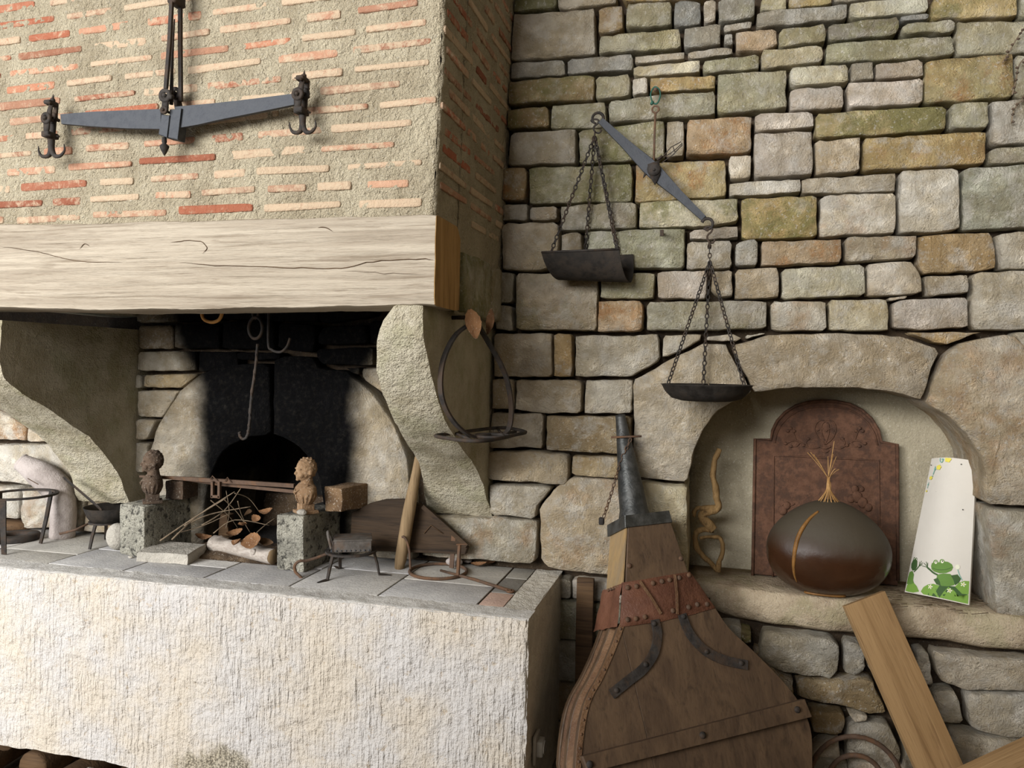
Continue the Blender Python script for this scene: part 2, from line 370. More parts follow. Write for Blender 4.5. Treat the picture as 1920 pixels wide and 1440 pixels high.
M['plastic'] = mat_rough('grey_socket_plastic', lin((150, 146, 136)), lin((164, 160, 150)), 6, 0.1, 0.1, 60, roughness=0.5)
M['horn'] = mat_rough('ochre_horn', lin((172, 118, 54)), lin((196, 144, 78)), 20, 0.1, 0.2, 60, roughness=0.5)

# ================================================================== THE SETTING
fl = mesh_obj('floor', box((-0.8, -2.6, -0.05), (7.0, 6.4, 0.1)), M['floor'], smooth=False); tag(fl, 'earth floor of the open stone barn', 'floor', kind='structure')
ce = mesh_obj('ceiling', box((-0.8, -2.6, 4.15), (7.0, 6.4, 0.1)), M['ceiling'], smooth=False); tag(ce, 'dark boarded barn ceiling', 'ceiling', kind='structure')
wr = mesh_obj('wall_right', box((2.6, -2.6, 2.05), (0.2, 6.4, 4.1)), M['render'], smooth=False); tag(wr, 'plain rendered side wall of the barn', 'wall', kind='structure')
wf = mesh_obj('added_shade_wall', box((0.275, -4.05, 1.15), (4.45, 0.14, 2.3)), M['render'], smooth=False); tag(wf, 'unseen head-high partition added behind the viewer to shade the lower right', 'wall', kind='structure')  # added out of view to keep daylight off the lower right

NB = 0.26                                             # depth of the niche
niche_l, niche_r, niche_top = PY(1292, 1000).x, PY(1852, 1000).x, PY(1540, 722).z
oven_l, oven_r, oven_top = PY(384, 940).x, PY(616, 940).x, PY(520, 800).z
def rect(x0, x1, z0, z1, y0, y1): return box(((x0 + x1) / 2, (y0 + y1) / 2, (z0 + z1) / 2), (x1 - x0, y1 - y0, z1 - z0))
BK = (0.045, 0.5)
pieces = [rect(-4.3, oven_l, 0, 4.1, *BK), rect(oven_l, oven_r, oven_top + .03, 4.1, *BK), rect(oven_l, oven_r, 0, 0.80, *BK),
          rect(oven_r, niche_l - .02, 0, 4.1, *BK), rect(niche_l - .02, niche_r + .03, 0, 0.80, *BK), rect(niche_l - .02, niche_r + .03, niche_top + .02, 4.1, *BK),
          rect(niche_r + .03, 2.5, 0, 4.1, *BK)]
wall = mesh_obj('wall_back', join(*pieces), M['backing'], smooth=False)
tag(wall, 'dry-laid limestone wall behind the fireplace and the arched niche', 'wall', kind='structure')
nb = mesh_obj('niche_back', rough(subdiv(rect(niche_l - .02, niche_r + .03, 0.80, niche_top + .02, NB, NB + .05), 12), .006, 4), M['plaster'], wall)
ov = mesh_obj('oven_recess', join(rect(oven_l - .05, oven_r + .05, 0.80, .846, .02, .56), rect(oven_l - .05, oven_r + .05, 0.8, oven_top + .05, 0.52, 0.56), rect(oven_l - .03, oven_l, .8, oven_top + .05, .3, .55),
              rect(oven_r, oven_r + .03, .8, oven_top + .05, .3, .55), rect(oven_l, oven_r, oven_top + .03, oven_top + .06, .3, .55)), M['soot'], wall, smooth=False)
sl = mesh_obj('oven_rubble', rough(subdiv(rect(oven_l, oven_r, .846, .98, .40, .52), 5), .02, 11), M['ash'], wall)

def offset_poly(p, g):
    n = len(p); a = sum(p[i].x * p[(i + 1) % n].y - p[(i + 1) % n].x * p[i].y for i in range(n))
    if a < 0: p = p[::-1]
    out = []
    for i in range(n):
        e0 = (p[i] - p[i - 1]).normalized(); e1 = (p[(i + 1) % n] - p[i]).normalized()
        n0 = Vector((-e0.y, e0.x)); n1 = Vector((-e1.y, e1.x)); m = n0 + n1
        k = max(0.5, 1 + n0.dot(n1)); out.append(p[i] + m * (g / k))
    return out
def stone_vf(poly, y0=0.0, front=0.018, back=0.07, gap=0.0010, seed=0, amp=0.006, wob=0.005, centre=None, round_=0.16, fn=None):
    """one wall stone: irregular rounded outline (x,z), worn arris, rough-split face"""
    p = offset_poly([Vector((q[0], q[1])) for q in poly], gap)
    n = len(p); q = []
    for i in range(n):                                   # knock the corners off
        a, b, c = p[i - 1], p[i], p[(i + 1) % n]
        la, lc = (a - b).length, (c - b).length; r = min(random.uniform(.002, .008), la * round_ * 1.2, lc * round_ * 1.2)
        q += [b + (a - b).normalized() * r, b + ((a - b).normalized() + (c - b).normalized()) * r * 0.30, b + (c - b).normalized() * r]
    per = sum((q[(i + 1) % len(q)] - q[i]).length for i in range(len(q)))
    N = max(18, min(56, int(per / 0.019))); stepl = per / N; out = []; i = 0; acc = 0; seg = 0.0
    for k in range(N):
        t = k * stepl
        while acc + (q[(i + 1) % len(q)] - q[i]).length < t: acc += (q[(i + 1) % len(q)] - q[i]).length; i += 1
        e = q[(i + 1) % len(q)] - q[i]; out.append(q[i] + e * ((t - acc) / max(e.length, 1e-9)))
    o = []
    for k in range(N):
        d = (out[(k + 1) % N] - out[k - 1]).normalized(); nn = Vector((-d.y, d.x))
        w = wob * (fbm((out[k].x, out[k].y, seed * 3.3), 22) * 0.9) - wob * 0.2
        o.append((out[k] + nn * max(w * -1, -gap * 0.8), nn))
    size = min(max(v[0].x for v in o) - min(v[0].x for v in o), max(v[0].y for v in o) - min(v[0].y for v in o))
    c = Vector(centre) if centre else sum((v[0] for v in o), Vector((0, 0))) / N
    ins = min(1.0, size / 0.10); tx, tz = random.uniform(-1, 1) * .05, random.uniform(-1, 1) * .05
    vs, fs = [], []
    def hgt(x, z): return front * (1 + 0.0) + tx * (x - c.x) * 0.6 + tz * (z - c.y) * 0.6 + amp * (fbm((x, z, seed * 1.7), 11) + 0.5 * abs(nz((x, z, seed), 24)))
    rings = [(0.0, None), (0.0, 0.0), (0.0012 * ins, 0.72), (0.004 * ins, 0.96)]
    for d, hf in rings:
        for v, nn in o:
            w = v + nn * d; y = back if hf is None else -hgt(w.x, w.y) * hf
            vs.append(Vector((w.x, y0 + y, w.y)))
    for s in (0.30, 0.62, 0.86):
        for v, nn in o:
            w = v + nn * 0.004 * ins; w = w + (c - w) * s; vs.append(Vector((w.x, y0 - hgt(w.x, w.y), w.y)))
    vs.append(Vector((c.x, y0 - hgt(c.x, c.y), c.y)))
    R = len(rings) + 3
    for r in range(R - 1):
        for k in range(N): fs.append((r * N + k, r * N + (k + 1) % N, (r + 1) * N + (k + 1) % N, (r + 1) * N + k))
    for k in range(N): fs.append(((R - 1) * N + k, (R - 1) * N + (k + 1) % N, len(vs) - 1))
    return vs, fs

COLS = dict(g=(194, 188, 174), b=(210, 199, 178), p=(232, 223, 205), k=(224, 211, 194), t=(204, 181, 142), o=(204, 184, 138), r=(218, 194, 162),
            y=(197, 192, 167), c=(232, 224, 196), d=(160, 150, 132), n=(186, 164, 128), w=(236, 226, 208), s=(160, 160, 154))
sid = [0]
def add_stone(code, px, crop=None, mat='stone', parent=None, name='stone', **kw):
    pts = px
    if crop: pts = [(crop[0] + x / crop[2], crop[1] + y / crop[2]) for x, y in px]
    y0 = kw.get('y0', 0.0); poly = [(v.x, v.z) for v in (PY(x, y, y0) for x, y in pts)]
    return place_stone(code, poly, mat, parent, name, **kw)
def place_stone(code, poly, mat='stone', parent=None, name='stone', **kw):
    sid[0] += 1; s = sid[0]; kw.setdefault('front', random.uniform(0.012, 0.026))
    cpx = kw.pop('cpx', None)
    if cpx: q = PY(cpx[0], cpx[1], 0); kw['centre'] = (q.x, q.z)
    o = mesh_obj(name, stone_vf(poly, seed=s, **kw), M[mat], parent or wall)
    c = COLS[code[0]]; j = random.uniform(0.94, 1.05); h = random.uniform(-4, 4)
    o.color = (*[min(1, v) for v in lin((c[0] * j + h, c[1] * j, c[2] * j - h))], 1)
    o['moss'] = 0.8 if 'm' in code[1:] else (0.35 if 'l' in code[1:] else 0.0)
    o['rust'] = 0.9 if 'f' in code[1:] else (0.4 if 'h' in code[1:] else 0.06)
    return o
CA, CB, CC, CD, CE, CF, CG = (930, 0, 3.84), (1420, 0, 3.84), (930, 350, 3.84), (1420, 350, 3.84), (680, 540, 4), (780, 800, 4), (1380, 1080, 3.5556)
CT, CS = (0, 560, 4), (400, 560, 4)
def batch(crop, text, **kw):
    for line in text.strip().splitlines():
        w = line.split(); add_stone(w[0], [tuple(float(v) for v in q.split(',')) for q in w[1:]], crop, **kw)
batch(CA, '''
ym 150,-60 445,-60 445,70 130,105
b 450,-60 875,-60 872,35 500,85 452,72
oh 885,-60 1590,-60 1480,8 930,38
b 130,110 500,85 715,60 722,405 110,455
nh 735,65 920,45 922,230 735,260
yl 940,45 1280,25 1265,205 930,225
s 1290,20 1480,10 1478,185 1270,210
g 1490,25 1585,18 1585,180 1490,185
gl 1595,15 1870,-15 1870,150 1600,180
yl 745,275 1330,215 1335,365 745,405
g 1350,215 1620,185 1620,345 1350,370
g 1630,195 1845,160 1845,225 1640,250
s 1640,270 1705,258 1705,345 1640,340
rh 1715,245 2020,218 2028,345 1930,388 1725,395
g 110,460 505,430 505,550 110,580
g 515,435 740,410 990,400 995,515 515,550
p 1000,420 1360,380 1362,440 1000,475
g 1370,380 1700,345 1715,400 1375,440
c 990,490 1470,450 1475,540 990,565
yl 1485,460 1895,400 1895,515 1485,545
tm 100,600 580,550 720,550 715,735 95,775
yl 720,565 970,540 975,705 720,735
p 980,575 1095,568 1095,690 980,708
oh 1110,570 1585,550 1585,655 1190,680 1110,675
yl 1590,550 2090,510 2100,790 1590,840
nm 90,800 390,765 395,935 90,945
yl 400,765 800,740 800,925 400,940
y 810,740 1190,690 1580,665 1585,840 1200,870 815,905
b 110,960 585,935 585,1190 90,1205
ym 595,950 800,920 1215,870 1220,1150 990,1165 600,1190
b 1225,885 1360,875 1355,1135 1225,1150
rf 1370,870 1845,845 1840,1110 1365,1140
k 1862,835 2280,812 2285,935 1862,965
nf 60,1215 232,1215 225,1455 50,1460
ym 240,1210 600,1200 985,1180 985,1460 245,1480
of 1000,1180 1655,1150 1660,1420 1000,1470
p 1670,1130 1840,1120 1845,1290 1680,1305
p 1675,1320 2195,1290 2195,1395 1675,1425
k 1855,970 2280,950 2285,1275 1855,1295
''')
batch(CB, '''
cl 20,0 210,-40 210,85 15,95
ol 225,-40 530,-40 535,40 225,80
g 545,-60 1000,-60 1000,0 545,36
c 650,40 1230,-25 1230,105 1010,125 650,150
s 1020,125 1235,105 1235,155 1030,165
om 1240,10 1500,-40 1865,-40 1865,135 1240,155
y 1885,-40 2040,-40 2040,145 1880,148
g -10,103 645,40 645,155 -8,220
yl 150,225 490,185 495,315 150,360
dm 500,185 1015,130 1020,235 960,275 505,310
yl 1030,185 1420,155 1415,250 1025,265
y 1430,165 2040,150 2040,395 1425,410
cl 25,375 450,340 475,370 470,465 20,515
yl 490,320 1410,265 1415,415 900,450 485,470
c 225,500 655,470 655,610 235,640
g 665,465 830,460 830,590 665,605
k 845,465 1180,440 1190,570 840,585
ofl 1195,450 1830,395 1835,720 1185,765
y 1840,410 2040,400 2040,715 1835,725
k 230,650 615,620 625,790 230,810
k 635,610 1185,575 1185,770 650,790
om 415,825 880,790 1355,770 1350,945 800,990 410,1005
yl 1370,760 1645,740 1655,900 1640,935 1375,940
g 1670,740 2040,718 2040,1045 1660,1060
b 410,1015 740,990 740,1245 410,1270
oh 755,1000 1645,945 1640,1190 755,1240
bl 1660,1070 2040,1048 2040,1178 1650,1195
b 315,1290 995,1250 995,1390 315,1405
p 1015,1235 1430,1215 1455,1250 1455,1665 1015,1690
y 1475,1210 2040,1182 2040,1643 1470,1662
''')
batch(CD, '''
om -120,90 425,68 430,375 5,390 -115,385
ph 445,80 490,55 995,45 995,340 440,370
rf 20,395 605,380 610,550 20,580
bh 620,365 1140,350 1140,525 625,550
n 1150,350 1690,325 1725,590 1600,610 1185,640 1150,560
b 1715,335 2040,313 2040,598 1735,605
b -165,600 130,580 160,600 155,805 -165,815
c 170,590 760,560 775,600 775,790 165,815
p 785,560 1090,530 1180,640 1180,770 1080,780 920,795 785,800
b 1200,645 1490,630 1515,660 1515,770 1215,800
b 1535,640 1600,610 2040,600 2040,1035 1560,1040 1535,1000
bh 95,825 495,820 500,1040 95,1045
c 510,815 920,805 945,860 945,1045 515,1045
k 960,835 1060,810 1520,795 1520,1020 1180,1035 965,1030
b 935,802 1080,787 1060,808 950,828
t 1070,1052 1180,1042 1600,1048 1470,1100 1350,1145 1260,1130
b 1815,1048 2040,1042 2040,1250 1905,1160
''')
batch(CC, '''
b 40,130 230,125 235,250 50,255
b 245,150 445,140 450,245 245,250
bl 465,150 640,130 1020,112 1015,305 470,330
cm 1035,110 1745,85 1750,255 1560,290 1200,305 1030,300
b 50,290 90,265 440,255 460,300 455,560 330,612 50,612
b 475,340 625,330 630,605 470,612
yl 645,325 1365,300 1360,595 650,602
k 1390,325 1440,305 1750,285 1750,375 1390,390
b 1375,400 1700,385 1700,590 1365,605
g 1720,400 1870,380 1890,420 1885,560 1870,580 1720,575
b 5,610 135,620 130,840 5,845
bl 150,625 370,620 740,620 740,690 735,1040 150,1035
yl 750,630 1150,615 1140,810 750,810
k 1160,610 1520,600 1520,800 1490,815 1160,815
b 1555,610 1705,600 1705,790 1600,805 1545,760
rf 740,820 1065,820 1065,1045 735,1050
b 0,850 125,850 130,1040 0,1040
bl 1085,850 1115,825 1950,818 1955,1030 1085,1045
b -10,1055 410,1050 412,1370 -10,1375
t 420,1055 560,1055 555,1370 420,1370
b 575,1070 1175,1060 1190,1245 980,1370 570,1375
b 1195,1065 1480,1060 1480,1100 1300,1205 1200,1240
p 1490,1085 1700,1060 1785,1090 1740,1120 1640,1115 1500,1105
b 1795,1065 1930,1050 1950,1060 1800,1105
''')
batch(CE, '''
b 985,680 1145,680 1145,915 980,915
b 1155,680 1650,685 1645,940 1380,945 1150,915
b 1665,685 2030,685 2025,945 1665,945
b 975,930 1360,935 1360,1205 940,1200
n 1380,955 2020,960 2020,1250 1380,1220
''')
batch(CF, '''
b 520,200 570,175 960,180 1155,210 1155,380 1140,435 560,400 510,380
t 1170,215 1625,225 1625,395 1170,365
b 555,425 1040,445 930,580 900,690 560,655
bh 60,665 560,682 570,662 900,700 920,720 900,1010 880,1030 500,1000 300,990 60,960
bh 1180,370 1620,400 1620,1095 1400,1110 1000,1060 940,1000 930,600 1050,450
''')
# dressed stones of the niche arch (deep: they form its soffit and jambs)
add_stone('b', [(1187, 713), (1240, 682), (1316, 642), (1362, 645), (1412, 737), (1375, 752), (1345, 772), (1318, 806), (1301, 850), (1292, 905), (1187, 894)], front=.02, back=NB, amp=.004, cpx=(1250, 780))
add_stone('b', [(1368, 648), (1440, 627), (1560, 624), (1690, 629), (1762, 656), (1742, 700), (1728, 752), (1680, 737), (1600, 728), (1520, 727), (1460, 730), (1415, 738)], front=.022, back=NB, amp=.004, cpx=(1560, 670))
add_stone('bh', [(1768, 664), (1800, 642), (1880, 624), (1905, 632), (1960, 690), (1960, 952), (1838, 943), (1842, 900), (1835, 860), (1815, 822), (1780, 784), (1733, 755)], front=.024, back=NB, amp=.006, cpx=(1880, 770))
add_stone('c', [(1190, 900), (1290, 909), (1292, 1080), (1185, 1085)], front=.018, back=NB, amp=.004)
add_stone('ph', [(1844, 950), (1960, 958), (1960, 1158), (1862, 1147)], front=.03, back=NB, amp=.004)
# stones under the ledge
batch(CG, '''
nm 0,335 110,345 110,440 60,440 0,380
b 170,355 640,400 690,440 690,600 640,680 300,640 130,520
g 715,420 850,440 860,600 790,645 710,640
b 865,445 1165,470 1175,600 1235,715 900,655 870,600
b 1180,470 1270,480 1310,710 1245,715 1185,600
b 1290,480 1640,520 2010,545 2010,750 1500,750 1340,690 1300,570
n 395,670 900,665 1010,910 870,910 680,850 400,790
b 1000,670 1230,725 1280,745 1350,970 1020,910
b 1285,745 1460,750 1475,800 1500,950 1355,970
p 1520,770 2010,765 2010,1060 1760,1065 1540,1000
n 470,870 715,890 725,970 700,1040 500,1040
b 720,885 880,905 860,950 780,960
b 735,965 1020,970 1100,1150 1050,1330 720,1330
b 600,1060 690,1060 695,1330 480,1330 480,1150
g 1040,930 1370,985 1480,1330 1070,1330 1110,1150
b 1390,985 1650,1050 2010,1085 2010,1330 1490,1330
n 110,460 160,480 290,640 390,670 390,800 200,700 110,600
''', front=.026, amp=.014, wob=.006, gap=.002)
# fireplace back
batch(CT, '''
d 1050,200 1310,195 1315,380 1060,380
d 1330,190 1670,180 1670,380 1335,375
d 1690,170 2070,165 2080,385 1680,380
b 1045,395 1490,390 1500,545 1045,545
d 1510,395 1800,395 1810,540 1510,550
t 1100,565 1370,560 1530,560 1390,670 1100,670
b 1045,570 1085,575 1090,670 1045,670
b 1045,685 1365,685 1240,890 1045,890
b 1045,900 1200,905 1130,1060 1040,1060
b 1035,1075 1130,1075 1110,1300 1030,1300
d 1050,60 1680,55 1680,165 1050,185
''', mat='soot_stone')
batch(CS, '''
d 810,75 1240,75 1200,140 850,190 810,180
b 850,205 1170,195 1180,340 800,355 800,270
b 790,370 1210,360 1215,505 830,495 790,450
b 1190,165 1300,160 1300,345 1195,345
b 1010,515 1115,515 1110,575 1050,560
b 1125,520 1280,515 1360,760 1250,680 1130,600
d 200,400 540,400 520,460 210,465
d 500,180 790,190 780,400 690,410 500,375
d 80,50 380,50 380,160 90,160
d 390,50 800,50 800,180 400,168
b 1540,330 1600,330 1640,470 1560,560 1530,480
''', mat='soot_stone')
add_stone('b', [(385, 698), (415, 686), (460, 681), (514, 680), (518, 815), (470, 820), (432, 838), (412, 866), (398, 905), (390, 950), (388, 1030), (284, 1020), (288, 840), (308, 786), (345, 732)], mat='soot_stone', front=.03, back=.32, amp=.005, cpx=(375, 790), round_=.03)
add_stone('b', [(520, 676), (545, 666), (592, 668), (606, 690), (652, 692), (706, 738), (745, 795), (768, 855), (778, 935), (778, 1050), (614, 1035), (612, 940), (602, 888), (578, 848), (550, 826), (519, 815)], mat='soot_stone', front=.03, back=.32, amp=.005, cpx=(640, 800), round_=.03)
# sunlit end of the wall left of the chimney-piece
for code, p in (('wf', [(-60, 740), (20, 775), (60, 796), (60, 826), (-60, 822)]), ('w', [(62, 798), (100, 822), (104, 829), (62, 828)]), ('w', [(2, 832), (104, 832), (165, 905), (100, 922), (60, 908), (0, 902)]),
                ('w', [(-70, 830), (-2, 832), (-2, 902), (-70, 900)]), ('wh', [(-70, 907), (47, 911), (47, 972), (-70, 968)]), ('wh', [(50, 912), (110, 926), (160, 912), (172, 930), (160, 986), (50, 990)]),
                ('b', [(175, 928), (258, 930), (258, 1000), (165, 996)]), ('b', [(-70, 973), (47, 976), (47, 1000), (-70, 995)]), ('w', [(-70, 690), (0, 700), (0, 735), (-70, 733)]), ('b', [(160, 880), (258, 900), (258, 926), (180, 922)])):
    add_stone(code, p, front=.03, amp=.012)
# ---- the wall carries on beyond the frame: rough courses above, below and to the right
def courses(x0, x1, z0, z1, **kw):
    z = z0
    while z < z1 - 0.04:
        h = min(random.uniform(0.08, 0.15), z1 - z); x = x0
        if z1 - z - h < 0.05: h = z1 - z
        while x < x1 - 0.05:
            w = min(random.uniform(0.14, 0.32), x1 - x)
            if x1 - x - w < 0.07: w = x1 - x
            place_stone(random.choice('bgbkyp'), [(x, z), (x + w, z), (x + w, z + h), (x, z + h)], **kw); x += w
        z += h
courses(PY(1200, 1300).x - .5, PY(1200, 1300).x, 0.0, 0.84)
courses(PY(1200, 1300).x, PY(1390, 1300).x, 0.0, 0.74, front=.03, amp=.012)
courses(PY(1390, 1450).x, 1.0, 0.0, 0.36, front=.03, amp=.012)
courses(PY(1955, 700).x + .01, 1.55, 0.0, 3.2)
courses(-.64, .12, 2.83, 3.2); courses(.12, PY(1955, 700).x, 2.745, 3.2)
courses(-3.35, -2.99, 0.86, 1.75, front=.03, amp=.012)
# ---- ledge of the niche
def ledge_fn():
    top = [(1296, 1086), (1400, 1104), (1510, 1118), (1600, 1126), (1700, 1134), (1800, 1143), (1960, 1163)]
    return [(PZ(x, y, 0.85).x, PZ(x, y, 0.85).y) for x, y in top]
e = ledge_fn(); e = [(e[0][0] - .10, e[0][1])] + e + [(1.2, e[-1][1])]
prof = []
pts = spline([Vector((a, b, 0)) for a, b in e], 6); vs = []; secs = 0
for p in pts:
    q = Vector((p.x, p.y, 0)); j = .008 * fbm((p.x, 0, 3), 9); hb = 0.105 + .012 * fbm((p.x, 2, 1), 5)
    sec = [(NB + .02, .85), (NB - .1, .85 + .004 * nz((p.x, 0, 1), 20)), (p.y + .10, .85 + .006 * nz((p.x, 3, 1), 14)), (p.y + .008 + j, .8500), (p.y + .001 + j, .846), (p.y - .003 + j, .81), (p.y - .004 + j * 1.5, .78), (p.y + .004 + j, .85 - hb + .012), (p.y + .02, .85 - hb), (NB + .02, .85 - hb)]
    vs += [Vector((p.x, y, z)) for y, z in sec]; secs += 1
k = 10; fs = [(i * k + a, i * k + (a + 1) % k, (i + 1) * k + (a + 1) % k, (i + 1) * k + a) for i in range(secs - 1) for a in range(k)] + [tuple(range(k)), tuple((secs - 1) * k + a for a in range(k))]
mesh_obj('ledge_stone', (vs, fs), M['ledge'], wall)

# ================================================================== CHIMNEY-PIECE
ZH, YF = 0.85, -0.50                                   # hearth height, hearth front
HX = -0.705                                            # right-hand side of the hood
HF = -0.66                                             # face of the beam and hood
fire = None
hood = thing('chimney_hood', (-1.5, -0.33, 1.69), kind='structure', label='plastered chimney hood of thin red bricks over an oak beam', cat='hood')
# hood shell: mortar face with trowelled relief, side return to the wall
ZT = 3.4
def hx(z): return HX + (z - 1.93) * 0.035              # the side splays slightly
def hy(z): return HF - 0.0
zb = PY(400, 412, HF).z - .022
def front_fn(u, v):
    z = zb + (ZT - zb) * v; x = -3.4 + (hx(z) + 3.4) * u; p = Vector((x, hy(z), z))
    k = min(1, (1 - u) * 2.75 / 0.012)
    return p + Vector((-(1 - k) * .006, -.0045 * fbm(p, 34, 5) - .0015 * nz(p, 4) + (1 - k) * .006, 0))
mesh_obj('mortar_front', grid_patch(front_fn, 400, 200), M['mortar'], hood)
zs = PX(870, 590, HX).z
def side_fn(u, v):
    y = HF + (0.03 - HF) * u; zl = zb - .0 if u < 0.27 else zs; z = zl + (ZT - zl) * v; p = Vector((hx(z), y, z))
    k = min(1, u * .69 / 0.012)
    return p + Vector((.0045 * fbm(p, 34, 9) + .0015 * nz(p, 4) - (1 - k) * .006, (1 - k) * .006, 0))
mesh_obj('mortar_side', grid_patch(side_fn, 96, 190), M['mortar'], hood)
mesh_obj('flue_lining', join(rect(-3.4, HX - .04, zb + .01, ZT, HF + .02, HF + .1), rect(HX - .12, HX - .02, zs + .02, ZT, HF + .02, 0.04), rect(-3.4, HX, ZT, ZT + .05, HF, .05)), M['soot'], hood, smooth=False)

# bricks, each a worn thin slab half smeared with lime
brick_meshes = {}
BC = [(166, 110, 86), (170, 120, 95), (160, 100, 76), (172, 130, 106), (176, 142, 118), (174, 134, 110)]
def brick_vf(L, h, s):
    n = 14; o = []
    for i in range(n):
        t = 2 * math.pi * i / n; cx_, sx_ = math.cos(t), math.sin(t)
        x = L / 2 * math.copysign(abs(cx_) ** 0.14, cx_); z = h / 2 * math.copysign(abs(sx_) ** 0.25, sx_)
        o.append((x + .006 * nz((x * 9, s, 1)), z * (1 + .30 * nz((x * 14, s, z * 40))) + .003 * nz((x * 7, s * 2, 3))))
    vs = [Vector((x, .012, z)) for x, z in o] + [Vector((x, -.001, z)) for x, z in o] + [Vector((x * .985, -.0020 + .0022 * nz((x * 30, s, z * 30)), z * .86)) for x, z in o]
    fs = [(r * n + i, r * n + (i + 1) % n, (r + 1) * n + (i + 1) % n, (r + 1) * n + i) for r in (0, 1) for i in range(n)] + [tuple(2 * n + i for i in range(n))]
    return vs, fs
protos = []
for s in range(14):
    L = [.23, .21, .17, .24, .12, .19, .22, .15, .25, .20, .10, .18, .22, .16][s]; h = random.uniform(.016, .024)
    vs, fs = brick_vf(L, h, s + .5); me = bpy.data.meshes.new('brick'); me.from_pydata(vs, [], fs); me.shade_smooth(); me.materials.append(M['brick']); protos.append((me, L))
def put_brick(me, loc, rz, tilt, parent):
    o = bpy.data.objects.new('brick', me); col.objects.link(o); o.parent = parent; o.location = Vector(loc) - W[parent]
    o.rotation_euler = (random.uniform(-.02, .02), tilt, rz); c = random.choice(BC); j = random.uniform(.85, 1.08); o.color = (*lin([min(255, v * j) for v in c]), 1); return o
PITCH = 0.0505
row = 0; z = zb + 0.048
while z < 2.80:
    x = HX - random.uniform(0, .12)
    while x > -3.0:
        me, L = random.choice(protos); gapx = random.uniform(.03, .055)
        vis = hx(z)
        if x - L > -3.0:
            wav = .006 * nz((x * 1.3, z * 3, 0)) + 0.05 * (z - zb) * (x + 1.4) * .8
            put_brick(me, (min(x - L / 2, vis - L / 2 - .002), HF - random.uniform(-.0012, .0026), z + wav), 0, random.uniform(-.012, .012) - .04 * (z - zb), hood)
        x -= L + gapx
    y = HF + random.uniform(.0, .06)
    while y < -.03:
        me, L = random.choice(protos)
        if y + L > 0.0:
            sm = [q for q in protos if q[1] < -y]
            if not sm: break
            me, L = sm[0]
        if z > zb + .06 or y > -.42:
            put_brick(me, (hx(z) + random.uniform(-.001, .0026), y + L / 2 + .004, z + random.uniform(-.003, .003)), math.pi / 2, random.uniform(-.02, .02), hood)
        y += L + random.uniform(.03, .05)
    z += PITCH + random.uniform(-.003, .003); row += 1
# dressed stones under the side of the hood
for code, pp in (('ym', [(862, 470), (914, 492), (914, 600), (862, 585)]), ('bl', [(917, 498), (934, 505), (934, 602), (917, 600)])):
    q = [PX(x, y, HX) for x, y in pp]
    poly = [(v.y, v.z) for v in q]; vf = stone_vf(poly, front=.012, back=.06, seed=77 + len(code), amp=.004)
    o = mesh_obj('stone', ([Vector((HX - v.y, v.x, v.z)) for v in vf[0]], vf[1]), M['stone'], hood)
    o.color = (*lin(COLS[code[0]]), 1); o['moss'] = .8 if 'm' in code else .4; o['rust'] = 0.0

# ---- oak beam
bt, bb = [(0, 421), (160, 418), (400, 412), (640, 405), (816, 402)], [(0, 578), (200, 582), (400, 580), (600, 576), (813, 573)]
def zi(tab, x_w, Y):                                    # z of a traced edge at world x
    q = [PY(px, py, Y) for px, py in tab]
    if x_w <= q[0].x: return q[0].z
    for a, b in zip(q, q[1:]):
        if x_w <= b.x: return a.z + (b.z - a.z) * (x_w - a.x) / (b.x - a.x)
    return q[-1].z
bx0, bx1 = -3.3, PY(815, 490, HF - .012).x
yb = PX(857, 500, HX).y
vs = []; NS = 150; prof_n = 0
for i in range(NS + 1):
    x = bx0 + (bx1 - bx0) * i / NS; zt_ = zi(bt, x, HF - .012); zb_ = zi(bb, x, HF - .012)
    yf = HF - .012; sec = [(yb, zb_ + .004), (yb, zt_ - .03), (yb - .03, zt_ + .0), (yf + .012, zt_), (yf + .003, zt_ - .003)]
    for k in range(1, 12): t = k / 12; sec.append((yf, zt_ - .004 + (zb_ - zt_ + .008) * t))
    sec += [(yf + .003, zb_ + .003), (yf + .014, zb_), (yb - .04, zb_)]
    prof_n = len(sec)
    for y, zz in sec:
        p = Vector((x, y, zz)); w = min(1, (bx1 - x) / .02 + .4)
        vs.append(p + Vector((0, .0035 * fbm((x * .25, y, zz), 20, 2) + .004 * nz((x * .5, 0, zz), 5), .004 * nz((x, y, 0), 6) + .0015 * nz((x, y, 5), 40))))
fs = [(i * prof_n + a, i * prof_n + (a + 1) % prof_n, (i + 1) * prof_n + (a + 1) % prof_n, (i + 1) * prof_n + a) for i in range(NS) for a in range(prof_n)] + [tuple(range(prof_n))]
beam = mesh_obj('oak_beam', (vs, fs), M['beam'], hood, angle=50)
endv = vs[NS * prof_n:]; ev = [v + Vector((.0004, 0, 0)) for v in endv]
mesh_obj('beam_end', prism(ev, (.0015, 0, 0)), M['beam_end'], beam, smooth=False)
def crack(pts, r, name='drying_crack'):
    q = spline([PY(x, y, HF - .0135) for x, y in pts], 5)
    q = [v + Vector((0, .0035 * fbm((v.x * .25, v.y, v.z), 20, 2) + .004 * nz((v.x * .5, 0, v.z), 5), .003 * nz(v, 60))) for v in q]
    n = len(q); mesh_obj(name, tube(q, [.5 * r * max(.15, min(1, i / 3, (n - 1 - i) / 3)) for i in range(n)], 5), M['dark_wood'], beam)
crack([(0, 462), (60, 470), (110, 482), (150, 490), (230, 492)], .0018)
crack([(335, 492), (420, 498), (500, 500), (580, 503), (640, 503), (700, 490), (780, 486), (812, 487)], .0022)
crack([(320, 455), (345, 452), (372, 452), (388, 464), (380, 476)], .002)
crack([(148, 466), (158, 458), (168, 462)], .0018)
crack([(596, 428), (610, 426), (624, 434)], .0025)
crack([(640, 508), (720, 512), (800, 514)], .001)

